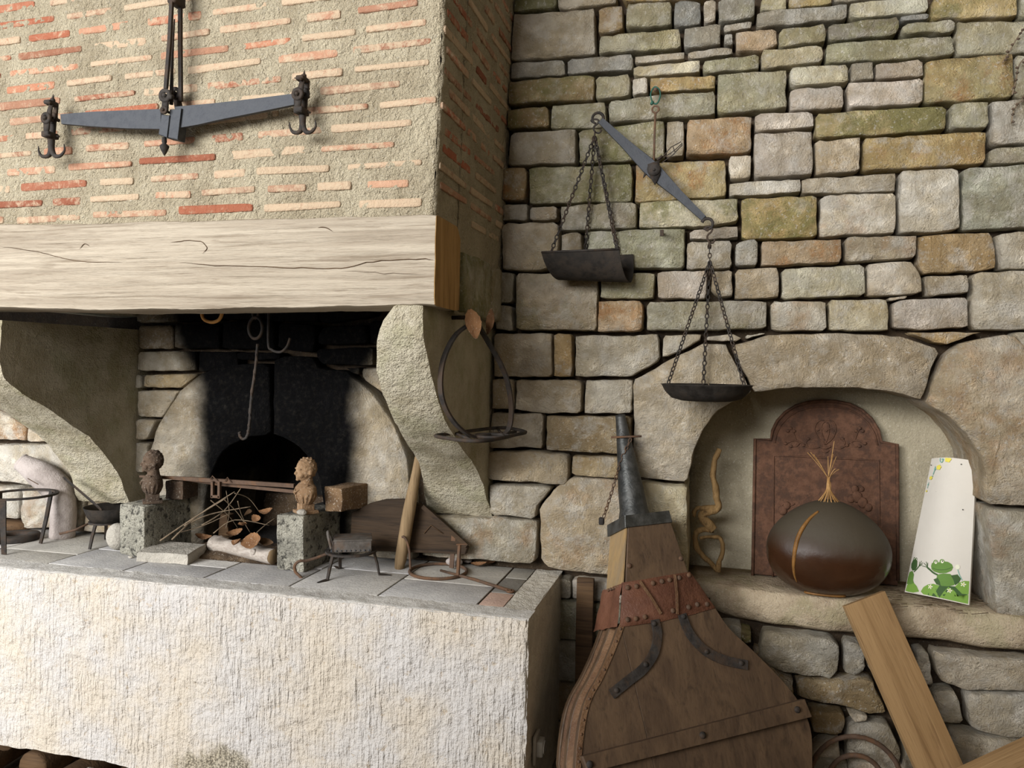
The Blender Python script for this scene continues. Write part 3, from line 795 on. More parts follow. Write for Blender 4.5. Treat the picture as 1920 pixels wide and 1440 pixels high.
# ---- corbels
def corbel(name, edge_r, edge_l, Xr, parent, width=None, back_top=None):
    """edge_r: pixels along the outer arris on plane X=Xr, edge_l: pixels of the other arris at equal depth"""
    R = spline([PX(x, y, Xr) for x, y in edge_r], 5); vs = []; n = len(R); K = 7
    for i, p in enumerate(R):
        if width: xl = Xr - width(i / (n - 1))
        else:
            t = i / (n - 1) * (len(edge_l) - 1); a = int(min(t, len(edge_l) - 2)); f = t - a
            px_ = edge_l[a][0] * (1 - f) + edge_l[a + 1][0] * f; py_ = edge_l[a][1] * (1 - f) + edge_l[a + 1][1] * f
            xl = PY(px_, py_, p.y).x
        for k in range(K + 1):
            f = k / K; x = Xr + (xl - Xr) * f; q = Vector((x, max(p.y, HF - .005), p.z)); rr = .008 if k in (0, K) else 0
            vs.append(q + Vector((0, .007 * fbm(q, 17, 4) + rr, .005 * fbm(q, 17, 8))))
        for f in (1.0, .75, .5, .25, 0.0):                # back edge against the wall
            pass
        zc = p.z
        vs.append(Vector((xl, .05, zc))); vs.append(Vector((Xr, .05, zc)))
    S = K + 3
    fs = [(i * S + a, i * S + (a + 1) % S, (i + 1) * S + (a + 1) % S, (i + 1) * S + a) for i in range(n - 1) for a in range(S)] + [tuple(range(S)), tuple((n - 1) * S + a for a in range(S))]
    vf = (vs, fs)
    return mesh_obj(name, vf, M['corbel'], parent, angle=42)
CXR = -0.735
er = [(782, 566), (786, 600), (795, 650), (806, 700), (818, 745), (836, 795), (862, 838), (886, 870), (903, 905), (910, 930), (922, 968)]
el = [(732, 566), (712, 605), (704, 650), (704, 700), (716, 760), (738, 805), (762, 845), (782, 880), (792, 905), (793, 930), (803, 962)]
cr = corbel('corbel', er, el, CXR, hood)
CXL = -2.17
el2 = [(0, 600), (-2, 640), (0, 700), (30, 732), (75, 760), (125, 792), (162, 820), (192, 852), (217, 885), (232, 922), (240, 945)]
cl_ = corbel('corbel', el2, None, CXL, hood, width=lambda t: .20 + .04 * t)
# masonry bracing the left corbel to the wall, under the beam
mesh_obj('corbel_cap_stone', rough(subdiv(rect(CXL - .2, CXL - .004, PX(100, 578, CXL).z, 1.80, HF + .05, .05), 3), .004, 9), M['corbel'], hood, angle=40)
mesh_obj('corbel_cap_stone', rough(subdiv(rect(CXR - .17, CXR - .01, PX(850, 585, CXR).z - .02, 1.80, yb + .01, .05), 3), .004, 9), M['corbel'], hood, angle=40)

# ================================================================== HEARTH
HXR = -0.475
hearth = thing('hearth', (-1.5, -.25, 0), kind='structure', label='raised white limestone hearth paved with worn tiles', cat='hearth')
HZ0, HXL = 0.25, -3.3
def slab_front(u, v):
    x = HXL + (HXR - HXL) * u; z = HZ0 + (ZH - HZ0) * v
    chip = .010 * max(0, fbm((x, 0, 0), 18)) if v > .97 else 0
    p = Vector((x, YF, z)); k = .006 if (v > .985 or u > .997) else 0
    return p + Vector((-.004 * (u > .997) * fbm(p, 20), .0035 * fbm(p, 14) + .003 * nz(p, 45) + k + chip * .5, -chip * .6 + (.012 * fbm((x, 3, 0), 5) if v == 0 else 0)))
mesh_obj('slab_front', grid_patch(slab_front, 330, 75), M['slab'], hearth)
def slab_side(u, v):
    y = YF + (0.03 - YF) * u; z = HZ0 + (ZH - HZ0) * v; p = Vector((HXR, y, z)); k = .005 if (v > .985 or u < .01) else 0
    return p + Vector((.003 * fbm(p, 14) - k, 0, 0))
mesh_obj('slab_side', grid_patch(slab_side, 60, 70), M['slab_top'], hearth)
RIM = 0.10
tile_f = YF + 0.088
def slab_top_front(u, v):
    x = HXL + (HXR - HXL) * u; y = YF + .004 + (tile_f - YF) * v; p = Vector((x, y, ZH)); return p + Vector((0, 0, .003 * fbm(p, 22) - (.004 if v < .02 else 0)))
mesh_obj('slab_rim', grid_patch(slab_top_front, 300, 10), M['rim'], hearth)
xr_t = PZ(1000, 1066).x                                # inner edge of right rim
def slab_top_right(u, v):
    x = HXR - RIM * .95 + (RIM * .95 - .004) * u; y = tile_f - .002 + (.04 - tile_f) * v; p = Vector((x, y, ZH)); return p + Vector((0, 0, .003 * fbm(p, 22)))
mesh_obj('slab_rim', grid_patch(slab_top_right, 12, 50), M['slab_top'], hearth)
mesh_obj('hearth_core', join(rect(HXL, HXR - .008, HZ0 + .02, ZH - .0035, YF + .03, .05)), M['backing'], hearth, smooth=False)
mesh_obj('support_pier', rough(subdiv(rect(-1.35, HXR - .02, 0, HZ0 + .03, YF + .05, .05), 4), .01, 8), M['slab_top'], hearth)
mesh_obj('support_pier', rough(subdiv(rect(-3.2, -2.75, 0, HZ0 + .03, YF + .05, .05), 4), .01, 8), M['slab_top'], hearth)
# pavers: joints run into the wall; traced at the front rim, then carried back
def tile(x0, x1, y0, y1, colr, dz=0.0):
    g = .007; vf = box(((x0 + x1) / 2, (y0 + y1) / 2, ZH - .012 + dz), (x1 - x0 - g, y1 - y0 - g, .024), bev=.0012)
    o = mesh_obj('hearth_tile', rough(vf, .0012, 14, x0), M['tile'], hearth, angle=30); o.color = (*lin(colr), 1); return o
xs = [PZ(925, 1103).x, PZ(731, 1101).x, PZ(571, 1084).x]
xe = HXR - RIM * .95
mid = [tile_f, -.27, -.11, .03]
gr = [(198, 196, 192), (206, 203, 196), (192, 190, 186), (208, 204, 196), (190, 186, 176)]
tile(xs[0], xe, tile_f, -.27, (206, 176, 158)); tile(xs[0], xe, -.27, -.10, (134, 130, 122)); tile(xs[0], xe, -.10, .03, (150, 146, 136))
tile(xs[1], xs[0], tile_f, -.215, gr[0]); tile(xs[1], xs[0], -.215, .03, gr[4])
tile(xs[2], xs[1], tile_f, -.16, gr[1]); tile(xs[2], xs[1], -.16, .03, gr[2])
x = xs[2]; i = 0
while x > HXL + .1:
    w = random.uniform(.30, .42); cut = random.choice((-.24, -.19, -.28)); c1, c2 = random.choice(gr), random.choice(gr)
    tile(x - w, x, tile_f, cut, c1); tile(x - w, x, cut, .03, c2); x -= w
# grey wall socket on the side of the slab
so = PX(1003, 1400, HXR + .004)
sock = thing('wall_socket', so + Vector((0, 0, -.03)), 'grey plastic electric socket on the shaded side of the hearth slab', 'socket')
mesh_obj('back_plate', box(so + Vector((.004, 0, 0)), (.010, .062, .082), bev=.004), M['plastic'], sock)
mesh_obj('socket_body', box(so + Vector((.016, .003, 0)), (.022, .044, .044), bev=.005), M['plastic'], sock)
mesh_obj('socket_ring', ring(so + Vector((.028, .003, 0)), .017, .0025, (1, 0, 0), 24, 6), M['plastic'], sock)

# ================================================================== IRONWORK ON THE WALLS
def chain_vf(a, b, link=0.016, r=0.0021, w=0.0056, sag=0.0):
    a, b = Vector(a), Vector(b); L = (b - a).length; n = max(2, round(L / (link * 0.78))); parts = []
    d = (b - a).normalized(); x, y, _ = frame_from(d)
    for i in range(n):
        t = (i + .5) / n; c = a + (b - a) * t + Vector((0, 0, -sag * 4 * t * (1 - t))); s = x if i % 2 else y
        e = L / n * .62
        pts = [c + d * (math.cos(q) * e * .95) + s * (math.sin(q) * w) for q in [2 * math.pi * k / 8 for k in range(8)]]
        parts.append(tube(pts, r, 5, closed=True))
    return join(*parts)
def hook_s(c, r, tr, plane_x, up=Vector((0, 0, 1))):
    pts = []
    for k in range(11): t = math.radians(-60 + 250 * k / 10); pts.append(c + up * r + plane_x * math.cos(t) * r + up * math.sin(t) * r)
    q = [c - (p - c) for p in pts]
    return tube(pts[::-1] + [] , tr, 7), tube(q, tr, 7)

# ---- big beam balance on the hood
YB = HF - .055
def B(x, y, d=0.0): return PY(x, y, YB - d)
bal = thing('beam_balance', B(325, 290), 'large dark iron balance beam with double hooks hung across the brick chimney hood', 'balance')
def blade(pts, th): return prism([B(x, y, th / 2) for x, y in pts], (0, th, 0), .002)
arm = mesh_obj('beam_arm', join(blade([(112, 214), (170, 209), (240, 206), (302, 204), (302, 242), (240, 241), (170, 237), (114, 232)], .011),
      blade([(326, 200), (400, 193), (480, 184), (552, 175), (552, 196), (480, 211), (410, 225), (370, 234), (334, 240)], .011)), M['steel'], bal, smooth=False)
mesh_obj('sleeve', join(prism([B(303, 214, .016), (B(318, 216, .016)), B(313, 258, .016), B(297, 252, .016)], (0, .03, 0), .002),
      prism([B(318, 205, .012), B(340, 203, .012), B(333, 262, .012), B(314, 258, .012)], (0, .03, 0), .002)), M['steel'], bal, smooth=False)
mesh_obj('finial', lathe([(.006, 0), (.007, .012), (.005, .016), (.013, .024), (.009, .036), (.001, .05)], B(308, 258), (0.02, 0, -1), 14), M['iron'], bal)
mesh_obj('suspension_bar', tube([B(311, 166, .018), B(318, 80, .018), B(324, -40, .018)], 1, flat=(.010, .008, (0, 1, 0))), M['iron'], bal, smooth=False)
mesh_obj('suspension_bar', tube([B(339, 190, -.014), B(338, 80, -.014), B(338, -40, -.014)], 1, flat=(.010, .008, (0, 1, 0))), M['iron'], bal, smooth=False)
mesh_obj('pointer', tube([B(321, 196), B(323, 100), B(327, 36)], [.0055, .004, .002], 6), M['iron'], bal)
mesh_obj('top_yoke', join(box(B(331, -6), (.028, .045, .05), bev=.006), box(B(331, -50), (.02, .02, .05), bev=.004)), M['iron'], bal)
def eye_plate(x, y, r, d, name='eye_plate'):
    c = B(x, y, d); return join(lathe([(r, 0), (r, .006), (r * .45, .006), (r * .45, 0)], c, (0, -1, 0), 20, cap=False), lathe([(r * .3, -.02), (r * .3, .009), (r * .1, .011)], c, (0, -1, 0), 10))
mesh_obj('pivot_plate', join(eye_plate(311, 180, .019, .02), eye_plate(309, 207, .011, .02), tube([B(311, 180, .022), B(309, 210, .022)], 1, flat=(.018, .006, (0, 1, 0)))), M['iron'], bal)
mesh_obj('pivot_plate', join(eye_plate(330, 176, .018, -.02), tube([B(330, 176, -.02), B(336, 206, -.02)], 1, flat=(.022, .006, (0, 1, 0)))), M['iron'], bal)
mesh_obj('knife_pin', tube([B(320, 182, .03), B(326, 180, -.03)], .006, 8), M['iron'], bal)
def shackle(x, y, s=1.0):
    g = lambda a, b, d=0.0: B(x + a * s, y + b * s, d)
    sh = mesh_obj('shackle', join(*[join(eye_plate(x - 5 + (1 - k) * 6, y, .0165, .014 * k), tube([g(-5 + (1 - k) * 6, 0, .014 * k), g(-6 + (1 - k) * 6, 30, .014 * k)], [1, .8], flat=(.02, .006, (0, 1, 0))),
        tube([g(-3 + (1 - k) * 6, 0, .014 * k), g(3 + (1 - k) * 5, -26, .014 * k)], [1, .7], flat=(.017, .006, (0, 1, 0)))) for k in (1, -1)]), M['iron'], bal)
    mesh_obj('spike_cap', join(box(g(3, -28), (.022, .034, .013), bev=.004), ico(g(6, -34), .008, 1), tube([g(6, -34), g(7, -46)], [.005, .0005], 6), tube([g(2, -28, .02), g(-12, -31, .022)], [.005, .001], 6)), M['iron'], sh)
    mesh_obj('cross_block', join(box(g(1, 32), (.026, .04, .017), bev=.004), tube([g(2, 32, .02), g(-12, 30, .024)], [.004, .001], 6), tube([g(2, 33, -.01), g(18, 34, -.01)], [.005, .003], 6)), M['iron'], sh)
    pts1 = [g(3, 40), g(3, 58), g(-2, 70), g(-14, 71), g(-20, 62), g(-21, 52)]; pts2 = [g(3, 40), g(4, 58), g(10, 70), g(20, 70), g(28, 60), g(27, 48)]
    rr = lambda n: [.010 - .0088 * (i / (n - 1)) for i in range(n)]
    a, b = spline(pts1, 4), spline(pts2, 4)
    mesh_obj('double_hook', join(tube(a, rr(len(a)), 8), tube(b, rr(len(b)), 8)), M['iron'], sh)
shackle(93, 222); shackle(564, 177)
mesh_obj('wall_peg', tube([B(331, -50), B(331, -50) + Vector((0, .07, 0))], .009, 8), M['iron'], bal)

# ---- pair of scales on the stone wall
YS = -.075
def S(x, y, d=0.0): return PY(x, y, YS - d)
spike = thing('wall_hook', S(1229, 178, -.05), 'rusty spike with a green carabiner holding the hanging scales on the stone wall', 'hook')
mesh_obj('spike', tube([S(1228, 166, -.09), S(1229, 168, .012)], [.009, .006], 8), M['rust'], spike)
M['green'] = mat_iron('green_enamel', (0.02, 0.07, 0.05), (0.035, 0.11, 0.08), None, 0.5, 0.2)
mesh_obj('carabiner', join(tube(spline([S(1222, 170), S(1220, 180), S(1224, 192), S(1232, 194), S(1238, 180), S(1236, 168), S(1228, 163)], 4, True), .0026, 6, closed=True), tube([S(1224, 190, .002), S(1221, 196, .003)], .005, 6)), M['green'], spike)
scl = thing('hanging_scales', S(1225, 320), 'tilted iron scales with chains, a curved trough pan and a round dish', 'scales')
mesh_obj('suspension_rod', join(ring(S(1229, 205), .0105, .0028, (0, 1, 0), 18, 6), tube([S(1229, 211), S(1227, 260), S(1226, 305)], .0036, 7)), M['rust'], scl)
p0, p1 = S(1126, 226), S(1320, 410); mid_ = S(1224, 320); d_ = (p1 - p0).normalized(); nrm = Vector((d_.z, 0, -d_.x))
if nrm.z < 0: nrm = -nrm
prof = []
for t, w in ((0, .010), (.25, .015), (.46, .0235), (.54, .0235), (.75, .014), (1, .009)): prof.append((p0 + (p1 - p0) * t, w))
up_ = [c + nrm * w for c, w in prof]; dn_ = [c - nrm * w for c, w in prof]
mesh_obj('beam_arm', prism([v + Vector((0, -.006, 0)) for v in up_ + dn_[::-1]], (0, .012, 0), .002), M['steel'], scl, smooth=False)
def hookend(c, a0, a1, r, tr):
    pts = [c + Vector((math.cos(math.radians(a)), 0, math.sin(math.radians(a)))) * r for a in [a0 + (a1 - a0) * k / 14 for k in range(15)]]
    return tube(pts, [tr * (1 - .35 * k / 14) for k in range(15)], 8)
mesh_obj('end_loop', hookend(S(1121, 222), -50, 250, .018, .0055), M['iron'], scl)
mesh_obj('end_loop', hookend(S(1326, 420), 160, -130, .017, .0055), M['iron'], scl)
mesh_obj('pivot_bracket', join(eye_plate(1225, 318, 0, 0) if 0 else lathe([(.021, 0), (.021, .008), (.006, .010)], S(1226, 318, .008), (0, -1, 0), 18), prism([S(1214, 308, .012), S(1236, 300, .012), S(1238, 326, .012), S(1228, 347, .012), S(1218, 330, .012)], (0, .006, 0)), tube([S(1226, 318, .02), S(1226, 318, -.02)], .005, 8),
      tube([S(1210, 326, .004), S(1206, 334, .004)], [.005, .001], 6)), M['iron'], scl)
mesh_obj('pointer_fork', join(tube([S(1236, 302), S(1258, 276), S(1277, 266), S(1279, 272), S(1262, 290), S(1240, 306)], .0016, 5), tube([S(1244, 296), S(1262, 284), S(1279, 269)], .0014, 5), tube([S(1248, 290), S(1252, 298)], .0014, 5), tube([S(1262, 276), S(1266, 286)], .0014, 5), tube([S(1232, 300, .004), S(1242, 292, .004)], .004, 6)), M['iron'], scl)
def s_hook(x, y0, y1, name='s_hook'):
    h = (y1 - y0); g = lambda a, b: S(x + a, y0 + b * h)
    pts = spline([g(-2, .18), g(-7, .10), g(-8, -.02), g(-2, -.10), g(5, -.02), g(4, .22), g(-2, .42), g(-4, .66), g(0, .92), g(6, .98), g(10, .82), g(9, .70)], 4)
    mesh_obj(name, tube(pts, .0030, 7), M['iron'], scl)
s_hook(1117, 226, 250); s_hook(1330, 428, 456)
hub = S(1115, 256); mesh_obj('chain_ring', ring(hub + Vector((0, 0, .004)), .011, .0022, (1, .2, 0), 16, 6), M['iron'], scl)
# trough pan: sheet iron half pipe
fa, fb = PY(1015, 473, -.165), PY(1161, 467, -.165); ba, bb_ = PY(1047, 525, -.095), PY(1180, 530, -.095)
ra, rb = Vector((ba.x + .006, -.028, fa.z + .0)), Vector((bb_.x + .004, -.028, fb.z - .0))
def trough(u, v):
    f_, b_, r_ = fa.lerp(fb, u), ba.lerp(bb_, u), ra.lerp(rb, u); c = (f_ + r_) / 2; a = math.pi * v
    return c + (f_ - c) * math.cos(a) + (b_ - c) * math.sin(a)
th = [trough(u / 16, v / 20) for v in range(21) for u in range(17)]
cen = (fa + fb + ra + rb) / 4
vo, fo = grid_patch(lambda u, v: trough(u, v), 16, 20); vi = [v + ((cen.lerp(v, 0) - v) * Vector((0, 1, 1))).normalized() * .004 if True else v for v in vo]
k_ = len(vo); bdr = [i for i in range(17)], [20 * 17 + i for i in range(17)]
fs_ = fo + [tuple(i + k_ for i in f[::-1]) for f in fo]
for e_ in ([i for i in range(17)], [20 * 17 + i for i in range(17)], [17 * j for j in range(21)], [17 * j + 16 for j in range(21)]):
    fs_ += [(e_[i], e_[i + 1], e_[i + 1] + k_, e_[i] + k_) for i in range(len(e_) - 1)]
pan = mesh_obj('trough_pan', (vo + vi, fs_), M['pan'], scl, angle=50)
mesh_obj('rolled_rim', tube([fa, fb], .0035, 8), M['iron'], pan)
mesh_obj('rolled_rim', tube([ra, rb], .0035, 8), M['iron'], pan)
for q in (fa.lerp(fb, .13), fa.lerp(fb, .97), ra.lerp(rb, .30), ra.lerp(rb, .80)):
    mesh_obj('chain', chain_vf(hub, q, .019, .0021, .0056), M['iron'], scl)
# round dish
rim = PY(1241, 721, -.17); rimr = PY(1411, 725, -.17); dc = (rim + rimr) / 2; R_ = (rimr - rim).length / 2
prof = [(.002, -.046), (R_ * .55, -.046), (R_ * .78, -.038), (R_ * .93, -.018), (R_, .0), (R_ + .004, .003), (R_ - .003, .004), (R_ * .90, -.015), (R_ * .75, -.033), (R_ * .5, -.041), (.002, -.041)]
dish = mesh_obj('dish_pan', lathe(prof, dc, (0, 0, 1), 48, cap=False), M['pan'], scl)
hub2 = S(1330, 458); mesh_obj('chain_ring', ring(hub2 + Vector((0, 0, -.002)), .010, .0022, (1, .2, 0), 16, 6), M['iron'], scl)
mesh_obj('chain', chain_vf(hub2, S(1331, 492), .018, .0019, .005), M['iron'], scl)
for a in (205, 95, 330):
    q = dc + Vector((math.cos(math.radians(a)) * R_ * .93, math.sin(math.radians(a)) * R_ * .93, .002))
    mesh_obj('chain', chain_vf(S(1331, 490), q, .019, .0021, .0056), M['iron'], scl)
lit = []
for i in range(26):
    a = random.uniform(0, 6.28); r = random.uniform(0, R_ * .6); c = dc + Vector((math.cos(a) * r, math.sin(a) * r, -.03)); d = Vector((random.uniform(-1, 1), random.uniform(-1, 1), random.uniform(.0, .6))).normalized() * .045
    lit.append(tube([c, c + d], .0012, 4))
ls = mesh_obj('dry_straw', join(*lit), M['twig']); tag(ls, 'wisps of dry straw lying in the round scale dish', 'straw', kind='stuff')
# nail in a joint
nl = thing('nail', S(1240, 438), 'short square iron nail driven into the joint left of the scale beam tip', 'nail'); mesh_obj('shank', box(PY(1241, 437, -.035), (.008, .05, .008), bev=.001), M['iron'], nl); mesh_obj('head', box(PY(1241, 437, -.062), (.012, .006, .02), bev=.001), M['iron'], nl)

# ---- iron pot hanger by the corbel
pl, pr = Vector((-.700, -.535, 0)), PY(968, 790, -.27); pr.z = 0
dd = (pr - pl).normalized(); hn = Vector((dd.y, -dd.x, 0)); hp = pl
def H(x, y): return PN(680 + x / 4, 540 + y / 4, hp, hn)
hang = thing('pot_hanger', H(870, 1130), 'wrought iron pot hanger with a teardrop loop hung beside the right corbel', 'pot hanger')
loopL = spline([H(850, 232), H(790, 278), H(700, 350), H(630, 470), H(592, 600), H(584, 750), H(612, 880), H(680, 1000), H(770, 1085), H(850, 1122)], 5)
loopR = spline([H(850, 232), H(880, 300), H(950, 420), H(1030, 560), H(1085, 700), H(1112, 850), H(1114, 960), H(1095, 1060), H(1050, 1105)], 5)
mesh_obj('strap_loop', join(tube(loopL, 1, flat=(.006, .017, hn)), tube(loopR, 1, flat=(.006, .017, hn))), M['iron'], hang, smooth=False)
zp = H(870, 1110).z
def HZp(x, y): return PZ(680 + x / 4, 540 + y / 4, zp)
rim_ = [HZp(548, 1108), HZp(700, 1088), HZp(850, 1066), HZp(1000, 1050), HZp(1100, 1052), HZp(1222, 1080), HZp(1150, 1100), HZp(1060, 1122), HZp(940, 1143), HZp(800, 1146), HZp(660, 1130)]
mesh_obj('platform_rim', tube(spline(rim_, 4, True), .0055, 8, closed=True), M['iron'], hang)
mesh_obj('platform_ring', ring(sum((HZp(880, 1112), HZp(1060, 1105)), Vector()) / 2, .05, .005, (0, 0, 1), 28, 6), M['iron'], hang)
mesh_obj('platform_bar', join(tube([HZp(700, 1090), HZp(820, 1144)], .0045, 6), tube([HZp(1010, 1052), HZp(1060, 1120)], .0045, 6), tube([HZp(760, 1115), HZp(1150, 1080)], .0045, 6)), M['iron'], hang)
tp = H(850, 232); mesh_obj('hanging_peg', tube([Vector((HX - .03, tp.y + .02, tp.z + .005)), tp + Vector((.006, 0, .004))], .006, 8), M['iron'], hang)
def leaf_vf(c, length, width, d, n, curl=.25, fold=.3):
    d = Vector(d).normalized(); n = Vector(n); s = d.cross(n).normalized(); n = s.cross(d).normalized(); vs = []; NU, NV = 12, 6
    for i in range(NU + 1):
        t = i / NU; w = width / 2 * (math.sin(math.pi * min(1, t * .92 + .04)) ** .8) * (1 - .25 * t) * (1 + .08 * math.cos(t * 40))
        for j in range(-NV // 2, NV // 2 + 1):
            q = j / (NV / 2); vs.append(Vector(c) + d * (t - .5) * length + s * q * w + n * (curl * length * (t - .5) ** 2 * 2 + fold * abs(q) * w + .03 * length * math.sin(t * 26) * abs(q) * .25))
    k = NV + 1; fs = [(i * k + j, i * k + j + 1, (i + 1) * k + j + 1, (i + 1) * k + j) for i in range(NU) for j in range(NV)]
    # give it a little thickness
    m = len(vs); vs += [v - n * .0012 for v in vs]; fs += [tuple(a + m for a in f[::-1]) for f in fs]
    return vs, fs
lf = mesh_obj('dry_leaf', leaf_vf(H(815, 240) + Vector((.015, -.03, -.012)), .085, .052, (.25, 0, -1), (.5, -1, .1), -.15), M['leaf']); tag(lf, 'curled brown chestnut leaf caught at the top of the pot hanger', 'leaf')
lf = mesh_obj('dry_leaf', leaf_vf(H(935, 230) + Vector((.012, .0, -.01)), .075, .04, (-.15, 0, -1), (-.6, -1, .1), .2), M['leaf']); tag(lf, 'dark crumpled leaf behind the pot hanger beside the wall', 'leaf')

# ---- pot hook hanging in the flue
YK = -.27
def K_(x, y): return PY(x, y, YK)
bar = thing('flue_bar', Vector((-1.5, YK, 1.80)), 'iron bar across the flue carrying the pot hooks', 'bar'); mesh_obj('bar', tube([Vector((CXL - .02, YK, 1.79)), Vector((CXR - .1, YK, 1.79))], .011, 8), M['iron'], bar)
ph = thing('pot_hook', K_(465, 824), 'long twisted iron pot hook hanging over the oven mouth', 'pot hook')
rod = [K_(483, 645), K_(479, 690), K_(472, 740), K_(468, 790), K_(466, 808), K_(462, 820), K_(455, 823), K_(450, 817), K_(449, 810)]
tw = []; R0 = spline(rod, 8)
mesh_obj('twisted_rod', join(tube(R0, .0048, 6), tube([v + Vector((.003 * math.cos(i * 1.1), .003 * math.sin(i * 1.1), 0)) for i, v in enumerate(R0)], .0035, 5)), M['iron'], ph)
mesh_obj('hook_ring', ring(K_(479, 615), .030, .0055, (.2, 1, 0), 28, 7, ry=.036), M['iron'], ph)
mesh_obj('top_chain', chain_vf(K_(479, 596), Vector((K_(479, 590).x, YK, 1.79)), .034, .0045, .011), M['iron'], ph)
p2 = thing('pot_hook', K_(545, 668), 'short hooked iron hanger beside the twisted pot hook in the sooty flue', 'pot hook')
mesh_obj('hook', tube(spline([Vector((K_(505, 590).x, YK, 1.79)), K_(503, 640), K_(510, 656), K_(526, 660), K_(538, 650), K_(544, 634)], 6), .0045, 6), M['iron'], p2)
hr = mesh_obj('horn_ring', tube(spline([K_(388, 574), K_(379, 584), K_(382, 598), K_(396, 604), K_(410, 600), K_(416, 588), K_(413, 576)], 5), [.006] * 30 + [.004], 8), M['horn']); tag(hr, 'ochre curved horn ring hanging just under the oak beam', 'horn ring')
mesh_obj('cord', tube([K_(388, 574), Vector((K_(400, 560).x, YK, 1.80)), K_(413, 576)], .0015, 5), M['twig'], hr)

# ================================================================== THINGS ON THE HEARTH
G = lambda x, y: PZ(x, y, ZH)
def lerp(a, b, t): return a + (b - a) * t
def block(name, fl_, fr_, ty, back, mat, label, cat, amp=.004, sub=5, bevel=.004):
    """fl_, fr_: pixels of the front foot; ty: pixel row of the front top; back: depth in m"""
    a, b = G(*fl_), G(*fr_); ztop = PY(fl_[0], ty, a.y).z; d = (b - a).normalized(); nn = Vector((-d.y, d.x, 0)); w = (b - a).length
    m = Matrix((d, nn, Vector((0, 0, 1)))).transposed(); c = (a + b) / 2 + nn * back / 2; c.z = (ZH + ztop) / 2
    vf = rough(subdiv(box(c, (w, back, ztop - ZH - .002), m, bevel), sub), amp, 16, a.x)
    vf = ([Vector((v.x, v.y, max(v.z, ZH + .0015))) for v in vf[0]], vf[1])
    o = mesh_obj(name, vf, M[mat], angle=45); tag(o, label, cat); return o, a, b, nn, ztop
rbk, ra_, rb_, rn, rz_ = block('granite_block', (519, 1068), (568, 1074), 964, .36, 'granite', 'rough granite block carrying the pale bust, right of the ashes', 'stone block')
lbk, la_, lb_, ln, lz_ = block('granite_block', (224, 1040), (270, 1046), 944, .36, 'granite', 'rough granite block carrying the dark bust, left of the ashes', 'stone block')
fsp = [G(256, 1053), G(352, 1060), G(388, 1038), G(292, 1031)]; fsv = rough(subdiv(prism([p + Vector((0, 0, .036)) for p in fsp], (0, 0, -.035), .004), 3), .004, 16); st_ = mesh_obj('flat_stone', ([Vector((v.x, v.y, max(v.z, ZH + .001))) for v in fsv[0]], fsv[1]), M['white_stone'], angle=40); tag(st_, 'flat pale stone slab lying in front of the left granite block', 'stone')

